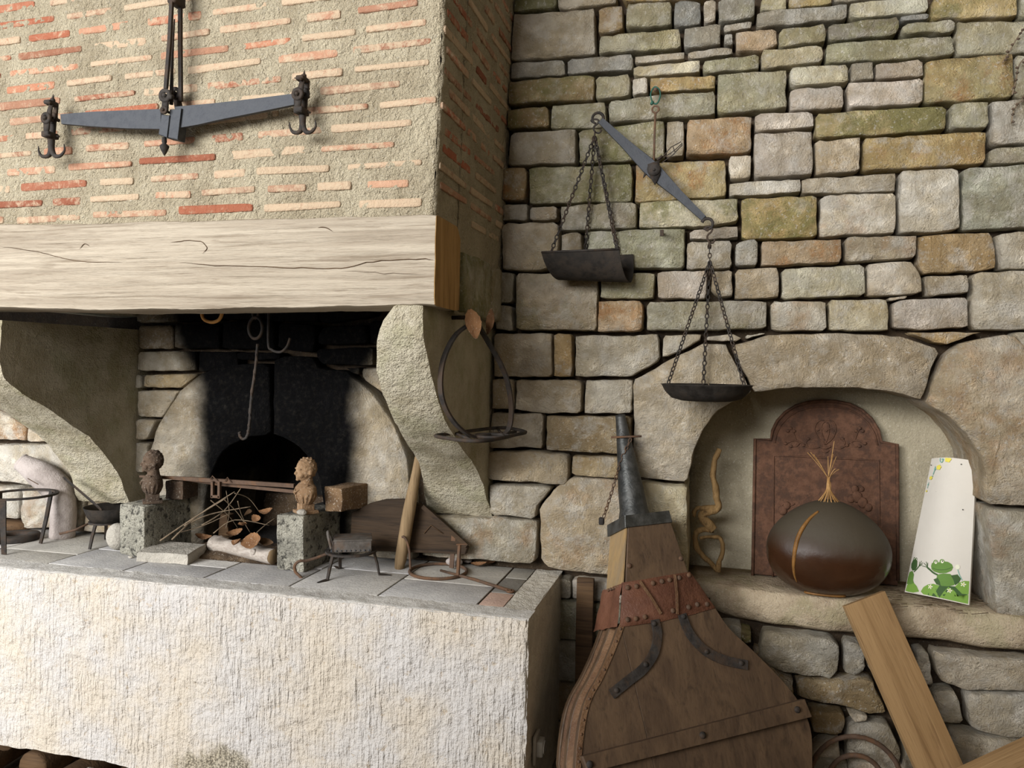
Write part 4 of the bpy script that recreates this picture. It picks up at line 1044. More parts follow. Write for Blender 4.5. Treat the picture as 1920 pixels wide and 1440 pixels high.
def remesh(o, vox):
    m = o.modifiers.new('fuse', 'REMESH'); m.mode = 'VOXEL'; m.voxel_size = vox; m.use_smooth_shade = True
    s = o.modifiers.new('soften', 'SMOOTH'); s.factor = .5; s.iterations = 4
def bust(base, h, face, mat, label):
    """small draped child bust on a socle; face = facing direction"""
    f = Vector((face[0], face[1], 0)).normalized(); s = Vector((-f.y, f.x, 0)); up = Vector((0, 0, 1)); base = Vector(base); u = h
    def q(a, b, c): return base + s * a * u + f * b * u + up * c * u
    m = Matrix((s, f, up)).transposed()
    t = thing('andiron_bust', base, label, 'bust')
    def q2(a, b, c): return q(a, b, c - .055 if c > .6 else c)
    P = [ico(q2(0, -.01, .80), (.150 * u, .175 * u, .185 * u), 3, m),            # skull
         ico(q2(0, .05, .70), (.105 * u, .115 * u, .11 * u), 3, m),               # jaw
         ico(q2(0, .145, .625), (.04 * u, .032 * u, .026 * u), 2, m),             # chin
         tube([q2(0, .155, .79), q2(0, .188, .722)], [.012 * u, .025 * u], 8), ico(q2(0, .180, .718), (.028 * u, .022 * u, .018 * u), 2, m),   # nose
         ico(q2(.065, .11, .70), .050 * u, 2), ico(q2(-.065, .11, .70), .050 * u, 2),                       # cheeks
         ico(q2(0, .158, .678), (.042 * u, .016 * u, .010 * u), 2, m), ico(q2(0, .154, .660), (.034 * u, .018 * u, .010 * u), 2, m),  # lips
         tube([q2(0, -.02, .42), q2(0, -.01, .64)], [.115 * u, .095 * u], 14),
         ico(q2(.150, -.02, .74), (.02 * u, .035 * u, .045 * u), 2, m), ico(q2(-.150, -.02, .74), (.02 * u, .035 * u, .045 * u), 2, m)]
    P += [ico(q2(a, .142, .805), (.058 * u, .024 * u, .015 * u), 2, m) for a in (.062, -.062)]       # brows
    P += [ico(q2(a, .135, .768), (.028 * u, .018 * u, .014 * u), 2, m) for a in (.058, -.058)]       # eyelids
    # short waved hair
    for i in range(70):
        a = i * 2.39996; z_ = .985 - .33 * (i / 70); r = math.sqrt(max(0, 1 - ((z_ - .80) / .195) ** 2)) * .136
        dx, dy = math.cos(a) * r, math.sin(a) * r * 1.16 - .012
        if dy > .07 and z_ < .90: continue
        P.append(ico(q2(dx, dy, z_), ((.022 + .005 * (i % 3)) * u, (.022 + .005 * (i % 2)) * u, .015 * u), 1, m))
    sec = [(.50, .11, .10), (.475, .17, .13), (.44, .225, .155), (.36, .235, .17), (.28, .215, .165), (.21, .17, .14), (.15, .12, .11)]
    vs = []; n = 28
    for z_, a, b in sec:
        for k in range(n): tt = 2 * math.pi * k / n; rid = 1 + (.06 * math.cos(k * math.pi) if .15 < z_ < .33 else 0); vs.append(q(math.cos(tt) * a * rid, math.sin(tt) * b * rid, z_))
    fs = [(i * n + k, i * n + (k + 1) % n, (i + 1) * n + (k + 1) % n, (i + 1) * n + k) for i in range(len(sec) - 1) for k in range(n)] + [tuple(range(n)), tuple((len(sec) - 1) * n + k for k in range(n))]
    P.append((vs, fs))
    body = mesh_obj('bust', join(*[outward(p) for p in P]), M[mat], t, recalc=False); remesh(body, .0020)
    mesh_obj('drapery_collar', join(tube(spline([q(-.17, .03, .485), q(-.09, .14, .42), q(0, .18, .37), q(.09, .14, .42), q(.17, .03, .485)], 5), .016 * u, 6), tube(spline([q(-.20, .04, .43), q(-.1, .165, .37), q(0, .19, .33)], 5), .012 * u, 6), ico(q(0, .185, .36), .028 * u, 1)), M[mat], body)
    mesh_obj('drapery_fold', join(*[tube(spline([q(a * .95, .165 - abs(a) * .30, .33), q(a * .9, .165 - abs(a) * .32, .26), q(a * .7, .13 - abs(a) * .22, .19)], 4), .011 * u, 5) for a in (-.16, -.11, -.055, 0, .055, .11, .16)]), M[mat], body)
    mesh_obj('socle', join(box(q(0, 0, .10), (.22 * u, .22 * u, .12 * u), m, .008 * u), box(q(0, 0, .025), (.34 * u, .32 * u, .05 * u), m, .006 * u)), M[mat], t)
    return t
cr_ = lerp(ra_, rb_, .72) + rn * .055; cr_.z = rz_ + .001
cl2 = lerp(la_, lb_, .80) + ln * .06; cl2.z = lz_ + .001
bust(cr_, PY(568, 850, cr_.y).z - rz_, (-.62, -.78), 'terracotta', 'weathered pale terracotta child bust standing on the right granite block')
bust(cl2, PY(270, 836, cl2.y).z - lz_, (-.75, -.66), 'dark_bust', 'dark sooty child bust standing on the left granite block')
# lumps behind and before the right bust
o = mesh_obj('broken_brick', rough(subdiv(box(cr_ + Vector((.10, .12, .043)), (.075, .16, .082), Matrix.Rotation(-.25, 3, 'Z'), .004), 4), .004, 20), M['old_brick'], angle=45); tag(o, 'lichen-flecked broken brick lying behind the pale bust', 'brick')
o = mesh_obj('broken_brick', rough(subdiv(box(cl2 + Vector((.035, .17, .036)), (.075, .20, .068), None, .004), 4), .004, 20, 5), M['dark_bust'], angle=45); tag(o, 'soot-dark broken brick lying behind the dark bust', 'brick')
o = mesh_obj('pebble', rough(ico(lerp(ra_, rb_, .80) + rn * .0 + Vector((.005, .014, rz_ - ZH + .011)), (.019, .013, .011), 2), .002, 30), M['white_stone']); tag(o, 'small pale pebble at the foot of the right bust', 'pebble')

# ---- roasting spit between the busts
sp0 = PY(262, 893, cl2.y + .05); sp1 = PY(552, 914, cr_.y + .055)
spit = thing('roasting_spit', (sp0 + sp1) / 2, 'rusty iron spit bars spanning from the dark bust to the pale bust', 'spit')
mesh_obj('spit_bar', tube([sp0, lerp(sp0, sp1, .35) + Vector((0, 0, .004)), sp1 + Vector((0, 0, .006))], [.5, 1, 1], flat=(.012, .014, (0, 0, 1))), M['rust'], spit, smooth=False)
mesh_obj('spit_bar', tube([sp0 + Vector((.05, .05, -.004)), lerp(sp0, sp1, .5) + Vector((0, .03, -.012)), sp1 + Vector((0, .0, -.014))], [.5, 1, .9], flat=(.012, .012, (0, 0, 1))), M['rust'], spit, smooth=False)
cb = lerp(sp0, sp1, .50) + Vector((0, -.012, -.015))
mesh_obj('spit_bracket', join(box(cb + Vector((0, 0, -.012)), (.010, .012, .06), bev=.002), box(cb + Vector((.028, 0, -.012)), (.010, .012, .06), bev=.002), box(cb + Vector((.014, 0, -.036)), (.036, .012, .010), bev=.002), tube([cb + Vector((-.01, 0, .025)), cb + Vector((.0, -.002, .038)), cb + Vector((.018, 0, .022))], .0022, 5), tube([cb + Vector((.05, 0, .02)), cb + Vector((.062, -.002, .036)), cb + Vector((.075, 0, .018))], .0022, 5)), M['rust'], spit, smooth=False)

# ---- log, kindling, leaves and ash between the blocks
r_l = .030; A_, B_ = G(400, 1036), G(513, 1061); A_ += Vector((0, 0, r_l + .004)); B_ += Vector((0, 0, r_l + .002))
lg = thing('birch_log', (A_ + B_) / 2 - Vector((0, 0, r_l)), 'short pale birch log lying across the front of the ashes', 'log')
ax = (B_ - A_).normalized(); LL = (B_ - A_).length
prof = [(.004, 0), (.026, .001), (.031, .006), (.031, .03), (.034, .036), (.034, .043), (.029, .05), (.0265, .08), (.026, .11), (.0265, LL - .02), (.026, LL - .001)]
mesh_obj('bark', rough(lathe(prof, A_, ax, 22, cap=False), .0016, 30), M['bark'], lg)
mesh_obj('cut_end', lathe([(.026, LL - .003), (.0255, LL), (.001, LL)], A_, ax, 22, cap=False), M['stick'], lg)
k0 = A_ + ax * LL * .76 + Vector((-.004, -.023, .010)); mesh_obj('branch_stub', lathe([(.012, -.008), (.011, .006), (.009, .008), (.001, .008)], k0, (-.2, -1, .25), 14, cap=False), M['bark'], lg)
ash = mesh_obj('ash_litter', grid_patch(lambda u, v: (lambda x, y: Vector((x, y, max(ZH + .0008, ZH - .006 + .036 * (1 - ((x - (la_.x + .55 * (rb_.x - la_.x))) / .30) ** 2) * (1 - ((y + .06) / .15) ** 2) + .006 * fbm((x, y, 0), 22)))))(lb_.x + .06 + (ra_.x - lb_.x - .08) * u, -.20 + .22 * v), 46, 46), M['ash']); tag(ash, 'bed of ash, bark crumbs and litter between the granite blocks', 'ash', kind='stuff')
def stick(name, pts, r, label, cat, group=None, mat='twig', n=6, k=5):
    q = spline(pts, k); o = mesh_obj(name, tube(q, [r * (1 - .45 * i / (len(q) - 1)) for i in range(len(q))], n), M[mat]); tag(o, label, cat, group); return o
tw_px = [((300, 1014), (362, 972), (424, 934), -.22), ((322, 1012), (372, 966), (440, 922), -.20), ((345, 986), (395, 964), (470, 950), -.16), ((378, 985), (420, 958), (452, 915), -.13), ((420, 936), (446, 962), (470, 1000), -.13),
         ((440, 925), (466, 934), (488, 962), -.09), ((395, 938), (428, 966), (446, 990), -.08), ((424, 990), (430, 960), (424, 920), -.07), ((400, 1000), (440, 975), (505, 985), -.18), ((446, 940), (452, 962), (462, 985), -.15), ((330, 1000), (380, 986), (432, 962), -.05), ((478, 1002), (498, 984), (515, 972), -.14)]
for i, (a, b, c, Y) in enumerate(tw_px):
    p = [PY(*a, Y - .05), PY(*b, Y), PY(*c, Y + .03)]
    for v in p: v.z = max(v.z, ZH + .012)
    stick('twig', p, .0032 if i < 4 else .0022, 'thin dry twig in the kindling heap between the granite blocks', 'twig', 'kindling twigs on the ashes')
sp = G(418, 1016); stp = thing('split_wood', Vector((sp.x, sp.y, ZH)), 'upright split chunk of reddish wood standing in the ashes', 'wood')
mesh_obj('chunk', rough(subdiv(prism([sp + Vector((-.026, 0, .006)), sp + Vector((.024, 0, .006)), sp + Vector((.018, .0, .105)), sp + Vector((-.014, 0, .108))], (0, .045, 0), .004), 3), .004, 18), M['dark_wood'], stp, angle=40)
lf = mesh_obj('dry_leaf', leaf_vf(PY(474, 1015, -.24), .085, .062, (-1, .1, -.30), (.25, -1, .55), .25, .35), M['leaf']); tag(lf, 'large ribbed dry chestnut leaf behind the birch log', 'leaf')
lpos = [(500, 1018, -.22, 'dark_wood'), (455, 985, -.16, 'leaf'), (440, 1000, -.17, 'leaf'), (482, 975, -.1, 'leaf'), (425, 1008, -.2, 'dark_wood'), (500, 960, -.06, 'leaf'), (466, 965, -.06, 'dark_wood'), (380, 1008, -.2, 'leaf'), (445, 1018, -.24, 'leaf')]
for i, (x, y, Y, mt) in enumerate(lpos):
    c = PY(x, y, Y); c.z = max(c.z, ZH + .03); a = i * 1.9
    o = mesh_obj('dry_leaf', leaf_vf(c, .055, .034, (math.cos(a), math.sin(a), -.2), (.2 * math.cos(a * 3), -.6, .8), .4, .35), M[mt]); tag(o, 'small crumpled dry leaf among the kindling between the granite blocks', 'leaf', 'small leaves in the kindling')

# ---- trivet with the iron box
def ring_trivet(name, label, feet, r, z_ring, tr=.005, up=True, foot=None, center=None, legw=.012):
    c = center or sum(feet, Vector()) / 3; c = Vector((c.x, c.y, z_ring)); t = thing(name, Vector((c.x, c.y, ZH)), label, 'trivet')
    mesh_obj('ring', ring(c, r, tr, (0, 0, 1), 40, 8, flat=(.014, .007)), M['iron'], t, smooth=False)
    for i, f in enumerate(feet):
        d = Vector((f.x - c.x, f.y - c.y, 0)).normalized(); top = c + d * r
        pts = [top, lerp(top, Vector((f.x, f.y, ZH)), .5) + d * .002, Vector((f.x, f.y, ZH + .002))]
        lg_ = mesh_obj('leg', tube(pts, [1, .95, .8], flat=(legw, .006, d)), M['iron'], t, smooth=False)
        if foot: mesh_obj('foot', tube([Vector((f.x, f.y, ZH + .002)), Vector((f.x, f.y, ZH + .0015)) + d * .012, Vector((f.x, f.y, ZH + .0015)) + d * foot], [1, 1, .4], flat=(.016, .003, (0, 0, 1))), M['iron'], lg_, smooth=False)
    return t, c
f1, f2, f3 = G(614, 1088), G(711, 1078), G(638, 1067); zr = PY(612, 1043, f1.y).z
tv, tc = ring_trivet('trivet', 'low three-legged iron trivet carrying a small iron box', [f1, f2, f3], .078, zr, foot=.042, center=(f1 + f2 + f3) / 3 + Vector((.0, .012, 0)))
hpts = [tc + Vector((-.05, -.03, 0)), PY(580, 1050, f1.y + .02), PY(562, 1052, f1.y), PY(553, 1060, f1.y), PY(554, 1072, f1.y), PY(562, 1080, f1.y), PY(567, 1087, f1.y)]
mesh_obj('handle', tube(spline(hpts, 5), .005, 7), M['rust'], tv)
m_ = Matrix.Rotation(math.radians(26), 3, 'Z'); bc = tc + Vector((.004, .006, .0045 + .019))
ib = thing('iron_box', bc - Vector((0, 0, .019)), 'small studded iron charcoal box with a ring handle standing on the trivet', 'iron box')
mesh_obj('box_body', box(bc, (.120, .096, .038), m_, .004), M['box_iron'], ib, angle=30)
mesh_obj('lid', box(bc + Vector((0, 0, .020)), (.124, .100, .006), m_, .002), M['box_iron'], ib, angle=30)
e0 = bc + m_ @ Vector((-.063, 0, .008)); mesh_obj('ring_handle', tube(spline([e0 + m_ @ Vector((-.006, -.028, -.018)), e0 + m_ @ Vector((-.014, -.030, .014)), e0 + m_ @ Vector((-.018, -.012, .030)), e0 + m_ @ Vector((-.018, .012, .030)), e0 + m_ @ Vector((-.014, .030, .014)), e0 + m_ @ Vector((-.006, .028, -.018))], 6), .0055, 8), M['box_iron'], ib)
mesh_obj('end_plate', box(bc + m_ @ Vector((-.062, 0, -.002)), (.008, .088, .042), m_, .003), M['iron'], ib)
for k in range(8): mesh_obj('stud', ico(bc + m_ @ Vector((-.052 + .0150 * k, -.0485, -.013)), .003, 1), M['steel'], ib)
for k in range(4): mesh_obj('stud', ico(e0 + m_ @ Vector((-.006, -.024 + .016 * k, -.028)), .004, 1), M['steel'], ib)

# ---- club, board and small stones against the back
b0 = G(748, 1066); t0 = PY(787, 846, -.09); d = (t0 - b0); n_ = 12
pts = [b0 + d * (i / n_) for i in range(n_ + 1)]; rr = [.016, .020, .021, .0215, .022, .022, .0215, .0205, .019, .017, .0155, .0145, .013]
o = mesh_obj('wooden_club', rough(tube(pts, rr, 12), .0012, 14), M['stick']); tag(o, 'worn tapered wooden club leaning on the fireplace wall by the right corbel', 'club')
bpx = [(655, 1032), (657, 962), (690, 945), (718, 938), (758, 937), (792, 950), (822, 974), (852, 1002), (876, 1028), (872, 1040)]
bp = [PY(x, y, -.068) for x, y in bpx]; bp = [Vector((v.x, v.y + (v.z - ZH) * .04, max(v.z, ZH + .001))) for v in bp]
brd = thing('wooden_board', Vector((sum(v.x for v in bp) / len(bp), -.07, ZH)), 'dark rounded wooden board propped at the back of the hearth behind the club', 'board')
mesh_obj('panel', prism(bp, (0, .022, .0), .003), M['char_wood'], brd, smooth=False)
mesh_obj('edge_batten', tube([bp[5] + Vector((0, -.005, 0)), bp[8] + Vector((0, -.005, .008))], 1, flat=(.014, .016, (0, -1, .3))), M['char_wood'], brd, smooth=False)
mesh_obj('carved_line', tube([PY(795, 1000, -.067), PY(808, 985, -.066), PY(830, 1000, -.067)], .0016, 5), M['dark_wood'], brd)
for i, (x, y, sx, lab) in enumerate(((852, 1062, (.030, .022, .016), 'rounded grey stone behind the overturned trivet'), (875, 1056, (.02, .016, .010), 'small brown stone beside the leg of the overturned trivet'), (820, 1048, (.018, .014, .008), 'flat pebble at the foot of the dark wooden board'))):
    c = G(x, y); o = mesh_obj('stone', rough(ico((c.x, c.y, ZH + sx[2] + .001), sx, 3), .003, 25, i), M['clay']); tag(o, lab, 'stone')
for x, y, a, lab in ((898, 1064, .2, 'pale curled leaf at the foot of the wall right of the overturned trivet'), (920, 1060, 1.2, 'brown leaf end lying nearest the hearth tiles by the wall')):
    c = G(x, y) + Vector((0, 0, .009)); o = mesh_obj('dry_leaf', leaf_vf(c, .055, .03, (math.cos(a), math.sin(a), .1), (0, -.3, 1), .3, .4), M['leaf']); tag(o, lab, 'leaf')

# ---- overturned trivet
c = (G(768, 1074) + G(875, 1074)) / 2; R2 = (G(875, 1074) - G(768, 1074)).length / 2
ot = thing('trivet', Vector((c.x, c.y, ZH)), 'rusty trivet lying upside down with its legs in the air', 'trivet')
mesh_obj('ring', ring(Vector((c.x, c.y, ZH + .006)), R2, .0055, (0, 0, 1), 44, 8), M['rust'], ot)
q0 = c + Vector((-R2 * .96, -.02, .006)); mesh_obj('leg', tube(spline([q0, q0 + Vector((-.004, 0, .06)), q0 + Vector((-.014, 0, .098)), q0 + Vector((-.026, 0, .112)), q0 + Vector((-.032, 0, .110))], 5), .0042, 6), M['rust'], ot)
q1 = c + Vector((R2 * .30, R2 * .55, .006)); mesh_obj('leg', tube([q1, q1 + Vector((.004, .0, .06)), q1 + Vector((.007, 0, .122))], 1, flat=(.015, .006, (0, 1, 0))), M['rust'], ot, smooth=False)
q2 = c + Vector((R2 * .88, -R2 * .45, .006)); l3 = mesh_obj('leg', tube([q2, q2 + Vector((.002, 0, .055)), q2 + Vector((.004, 0, .105))], 1, flat=(.012, .006, (-.6, -1, 0))), M['rust'], ot, smooth=False)
mesh_obj('foot', tube([q2 + Vector((-.006, 0, .106)), q2 + Vector((.028, .004, .109))], [1, .5], flat=(.012, .004, (0, 0, 1))), M['rust'], l3, smooth=False)
h0, h1 = G(826, 1074), G(958, 1112)
mesh_obj('handle', join(tube([h0 + Vector((0, 0, .008)), lerp(h0, h1, .5) + Vector((0, 0, .010)), h1 + Vector((0, 0, .006))], [.004, .005, .0055], 7), ring(h1 + Vector((-.002, 0, .006)), .010, .004, (0, 0, 1), 16, 6)), M['rust'], ot)

# ---- left end: tall trivet, discs, clay pipe, pan, egg stone
tf = G(76, 1020); zr2 = PY(70, 928, tf.y + .03).z
cc = PY(40, 927, -.262); zr2 = cc.z; cc.z = 0; tr_r = (PY(103, 927, -.262) - PY(48, 927, -.262)).length * .86
f2_ = Vector((cc.x + tr_r * .30, cc.y - tr_r * .90, 0)); f3_ = Vector((cc.x - tr_r * .95, cc.y + .01, 0))
tall, _ = ring_trivet('trivet', 'tall iron ring trivet at the left end of the hearth', [tf, f2_, f3_], tr_r, zr2, center=cc, legw=.020)
dk = G(18, 992); o = mesh_obj('wooden_disc', lathe([(.002, 0), (.088, 0), (.092, .008), (.092, .026), (.086, .032), (.002, .033)], Vector((dk.x, dk.y + .05, ZH + .001)), (0, 0, 1), 40, cap=False), M['dark_wood']); tag(o, 'thick dark wooden disc behind the iron ring at the hearth end', 'disc')
dr = G(12, 1017); o = mesh_obj('iron_ring', lathe([(.040, .0), (.078, .0), (.080, .004), (.080, .018), (.076, .023), (.044, .023), (.040, .018), (.040, .0)], Vector((dr.x, dr.y + .045, ZH + .001)), (0, 0, 1), 40, cap=False), M['iron']); tag(o, 'heavy flat iron ring lying under the tall trivet', 'ring')
ep = [PY(42, 868, -.10), PY(62, 880, -.09), PY(88, 898, -.082), PY(110, 922, -.080), PY(119, 955, -.080), PY(116, 985, -.080)]; ep[-1].z = ZH + .001
es = spline(ep, 5); er_ = [.034, .036, .038, .040, .042, .044, .047, .050, .052, .054, .055, .055, .056, .056, .055, .054, .053, .052, .050, .048, .047, .046, .046, .046, .046, .046]
elb = thing('clay_elbow', Vector((ep[-1].x, ep[-1].y, ZH)), 'dusty grey clay pipe elbow standing by the left corbel', 'pipe')
mesh_obj('body', rough(tube(es, er_[:len(es)], 22), .002, 18), M['clay'], elb)
dd_ = (es[0] - es[1]).normalized(); mesh_obj('mouth', lathe([(.034, -.002), (.036, .006), (.028, .008), (.026, -.02), (.001, -.021)], es[0], dd_, 22, cap=False), M['clay'], elb)
mesh_obj('crack_line', tube([PY(52, 897, -.162), PY(66, 905, -.16), PY(72, 908, -.158)], .0016, 5), M['dark_wood'], elb)
pf = [G(168, 1031), G(198, 1012), G(238, 1022)]; zp2 = PY(170, 986, pf[0].y).z
pt, pc = ring_trivet('trivet', 'small low trivet under the long-handled pan', pf, .058, zp2, center=sum(pf, Vector()) / 3)
mesh_obj('handle', tube([pc + Vector((-.05, -.02, 0)), PY(140, 994, pf[0].y + .02), PY(112, 1001, pf[0].y)], [.004, .0045, .005], 7), M['rust'], pt)
pn = thing('frying_pan', pc + Vector((.008, 0, .004)), 'small black frying pan with a long flat handle on the low trivet', 'pan')
pr_ = PY(238, 950, pc.y).x - PY(162, 950, pc.y).x; pr_ /= 2; hz = PY(200, 949, pc.y).z - zp2 - .004; pz = pc + Vector((.008, .004, .004))
mesh_obj('bowl', lathe([(.002, 0), (pr_ * .72, 0), (pr_ * .86, hz * .35), (pr_, hz), (pr_ - .003, hz), (pr_ * .84, hz * .38), (pr_ * .7, .004), (.002, .004)], pz, (0, 0, 1), 40, cap=False), M['pan'], pn)
mesh_obj('handle', tube(spline([pz + Vector((-pr_ * .15, -pr_ * .75, hz * .5)), PY(190, 958, pc.y - .035), PY(158, 928, pc.y - .03), PY(120, 896, pc.y - .03)], 4), 1, flat=(.006, .020, (.6, -1, .7))), M['iron'], pn, smooth=False)
eg = G(212, 1034); o = mesh_obj('egg_stone', ico((eg.x, eg.y + .02, ZH + .051), (.040, .034, .050), 3), M['white_stone']); tag(o, 'smooth white egg-shaped stone leaning against the left granite block', 'stone')
ch = G(248, 1046); o = mesh_obj('pebble', rough(ico((ch.x, ch.y - .008, ZH + .005), (.010, .007, .004), 2), .001, 40), M['white_stone']); tag(o, 'tiny white chip in front of the left granite block', 'pebble')
# ---- under the hearth: firewood in the dark void
for i, (x, zz, yy) in enumerate(((-2.55, .07, -.38), (-2.35, .07, -.3), (-2.15, .065, -.36), (-2.45, .19, -.33), (-1.95, .07, -.33), (-1.72, .06, -.36))):
    o = mesh_obj('firewood_log', rough(lathe([(.002, 0), (.055, 0), (.058, .01), (.056, .36), (.052, .37), (.002, .37)], (x, yy - .02, zz), (.08 * (i % 3 - 1), 1, 0), 16, cap=False), .004, 12, i), M['dark_wood']); tag(o, 'dark firewood log stored in the gap under the hearth slab', 'log', 'firewood under the hearth')
pv = PY(190, 1434, YF + .05); o = mesh_obj('paving_stone', rough(subdiv(box((pv.x, YF - .02, pv.z / 2 - .004), (.085, .12, pv.z - .008), None, .006), 3), .003, 16), M['white_stone'], angle=40); tag(o, 'pale squared stone standing on the floor under the slab edge', 'stone')

# ================================================================== BELLOWS
aN, tN = math.radians(30), math.radians(23)
bn = Vector((math.sin(aN) * math.cos(tN), -math.cos(aN) * math.cos(tN), math.sin(tN)))      # outward normal of the front board
bp0 = PY(1215, 985, -.20)
bu = Vector((math.cos(aN), math.sin(aN), 0)); bv = bn.cross(bu).normalized()
if bv.z < 0: bv = -bv
def Q(x, y, off=0.0): return PN(x, y, bp0 + bn * off, bn)
def Qz(x, y, off=0.0): return Q(960 + x / 3, 960 + y / 3, off)
T1, T2, T3 = .022, .085, .165                       # front board, middle board, full depth
left = [Q(*p) for p in ((1163, 1168), (1147, 1213), (1123, 1267), (1103, 1303), (1090, 1340), (1082, 1390), (1078, 1440))]
right = [Q(*p) for p in ((1340, 1138), (1367, 1177), (1413, 1220), (1460, 1267), (1493, 1307), (1513, 1343), (1523, 1380), (1524, 1440))]
lo = left[-1]; ro = right[-1]; cm = (lo + ro) / 2; hw = (ro - lo) / 2
zfoot = T3 * math.sin(tN) + .004
drop = (cm.z - zfoot) / bv.z
bottom = [cm - hw * math.cos(math.pi * i / 14) - bv * drop * math.sin(math.pi * i / 14) ** .62 for i in range(1, 14)]
outline = spline(left, 3)[:-1] + [lo] + bottom + [ro] + spline(right[::-1], 3)[1:]
bel = thing('forge_bellows', Vector((cm.x, cm.y, 0)), 'large old wooden forge bellows with an iron nozzle leaning on the wall below the scales', 'bellows')
def shrink(pts, k): c = sum(pts, Vector()) / len(pts); return [p + (c - p).normalized() * k for p in pts]
# front board of two planks split along the crack
s0, s1 = Qz(612, 640), Qz(760, 1270); sd = (s1 - s0)
def split(pts, side):
    nn = sd.cross(bn); out = []
    m = len(pts)
    for i in range(m):
        a, b = pts[i], pts[(i + 1) % m]; da, db = (a - s0).dot(nn) * side, (b - s0).dot(nn) * side
        if da >= 0: out.append(a)
        if da * db < 0: t = da / (da - db); out.append(a + (b - a) * t)
    return out
for side in (1, -1):
    pp = split(outline, side); c = sum(pp, Vector()) / len(pp)
    pp = [p + (c - p).normalized() * .0009 for p in pp]
    mesh_obj('front_plank', prism(pp, -bn * T1, .0015), M['bellows_wood'], bel, smooth=False)
for name, off, th, grow in (('middle_board', T2, .024, -.004), ('back_board', T3 - .024, .024, .0)):
    pp = [p - bn * off for p in shrink(outline, -grow if grow < 0 else .0)]
    mesh_obj(name, prism(pp, -bn * th, .002), M['bellows_wood'], bel, smooth=False)
for a, b in ((T1, T2), (T2 + .024, T3 - .024)):
    pp = outline; m = len(pp); vs = []; nl = 5
    for j in range(nl):
        t = j / (nl - 1); k = .006 + .022 * math.sin(math.pi * t); c = sum(pp, Vector()) / m
        vs += [p + (c - p).normalized() * (k + .003 * fbm(p, 30, j)) - bn * (a + (b - a) * t) for p in pp]
    fs = [(j * m + i, j * m + (i + 1) % m, (j + 1) * m + (i + 1) % m, (j + 1) * m + i) for j in range(nl - 1) for i in range(m)]
    mesh_obj('leather_fold', (vs, fs), M['old_leather'], bel)
# nail strip along the left edge of the front board
ls = [Q(*p, .001) for p in ((1166, 1172), (1150, 1215), (1127, 1268), (1108, 1302), (1096, 1338), (1088, 1390), (1084, 1440), (1082, 1480))]
es_ = spline(ls, 4); mesh_obj('leather_edge', tube(es_, 1, flat=(.014, .004, bn)), M['old_leather'], bel, smooth=False)
def rivet(p, r, mat='rust', par=None): return mesh_obj('rivet', lathe([(r, 0), (r * .96, r * .3), (r * .7, r * .62), (r * .3, r * .78), (.0005, r * .8)], p, bn, 12, cap=False), M[mat], par or bel)
for i in range(1, len(es_) - 1, 2): rivet(es_[i] + bn * .002, .0038)
# neck block
f = [Q(1178, 986), Q(1258, 979), Q(1294, 1078), Q(1171, 1096)]; NT_ = .135
mesh_obj('neck_block', prism([f[0], f[1], f[2] + bv * -.02, f[3] + bv * -.02], -bn * NT_, .002), M['bellows_wood'], bel, smooth=False)
sd_ = (f[3] - f[0]); mesh_obj('neck_side_panel', prism([f[0] - bu * .0015 - bn * .004, f[3] - bu * .0015 - bn * .004, f[3] - bu * .0015 - bn * (NT_ - .002), f[0] - bu * .0015 - bn * (NT_ - .002)], -bu * .004), M['neck_wood'], bel, smooth=False)
for x, y in ((660, 303), (950, 262)): rivet(Qz(x, y, .001), .0075)
# iron collar and nozzle
cl = [Q(1176, 966, .006), Q(1252, 957, .006), Q(1258, 979, .006), Q(1177, 989, .006)]
cv = [cl[0] - bu * .008, cl[1] + bu * .006, cl[2] + bu * .006, cl[3] - bu * .008]
mesh_obj('iron_collar', prism(cv, -bn * (NT_ + .012), .002), M['nozzle'], bel, smooth=False)
nb0 = (cl[0] + cl[1]) / 2 - bn * (NT_ / 2 + .006); tip = PY(1163, 779, nb0.y + .09)
nb0 = PN(1189, 962, nb0, bn); ln_ = (tip - nb0).length
mesh_obj('nozzle', lathe([(.050, -.012), (.047, 0), (.044, .01), (.040, ln_ * .25), (.031, ln_ * .5), (.023, ln_ * .75), (.0165, ln_ * .97), (.0165, ln_), (.012, ln_), (.011, ln_ - .05), (.001, ln_ - .06)], nb0, tip - nb0, 32, cap=False), M['nozzle'], bel)
rc = nb0 + (tip - nb0) * .79; pin = mesh_obj('cross_pin', tube([PY(1146, 820, rc.y - .03), PY(1203, 818, rc.y - .03)], .0035, 7), M['rust'], bel)
lug = Q(1128, 977, -.06); mesh_obj('collar_lug', join(box(lug, (.016, .02, .022), None, .004)), M['iron'], bel)
ch0, ch1, ch2 = PY(1183, 822, rc.y - .035), PY(1163, 866, rc.y - .05), lug + Vector((.006, -.004, .012))
mesh_obj('pin_chain', join(chain_vf(ch0, ch1, .018, .0016, .0048), chain_vf(ch1, ch2, .018, .0016, .0048, .006)), M['rust'], bel)
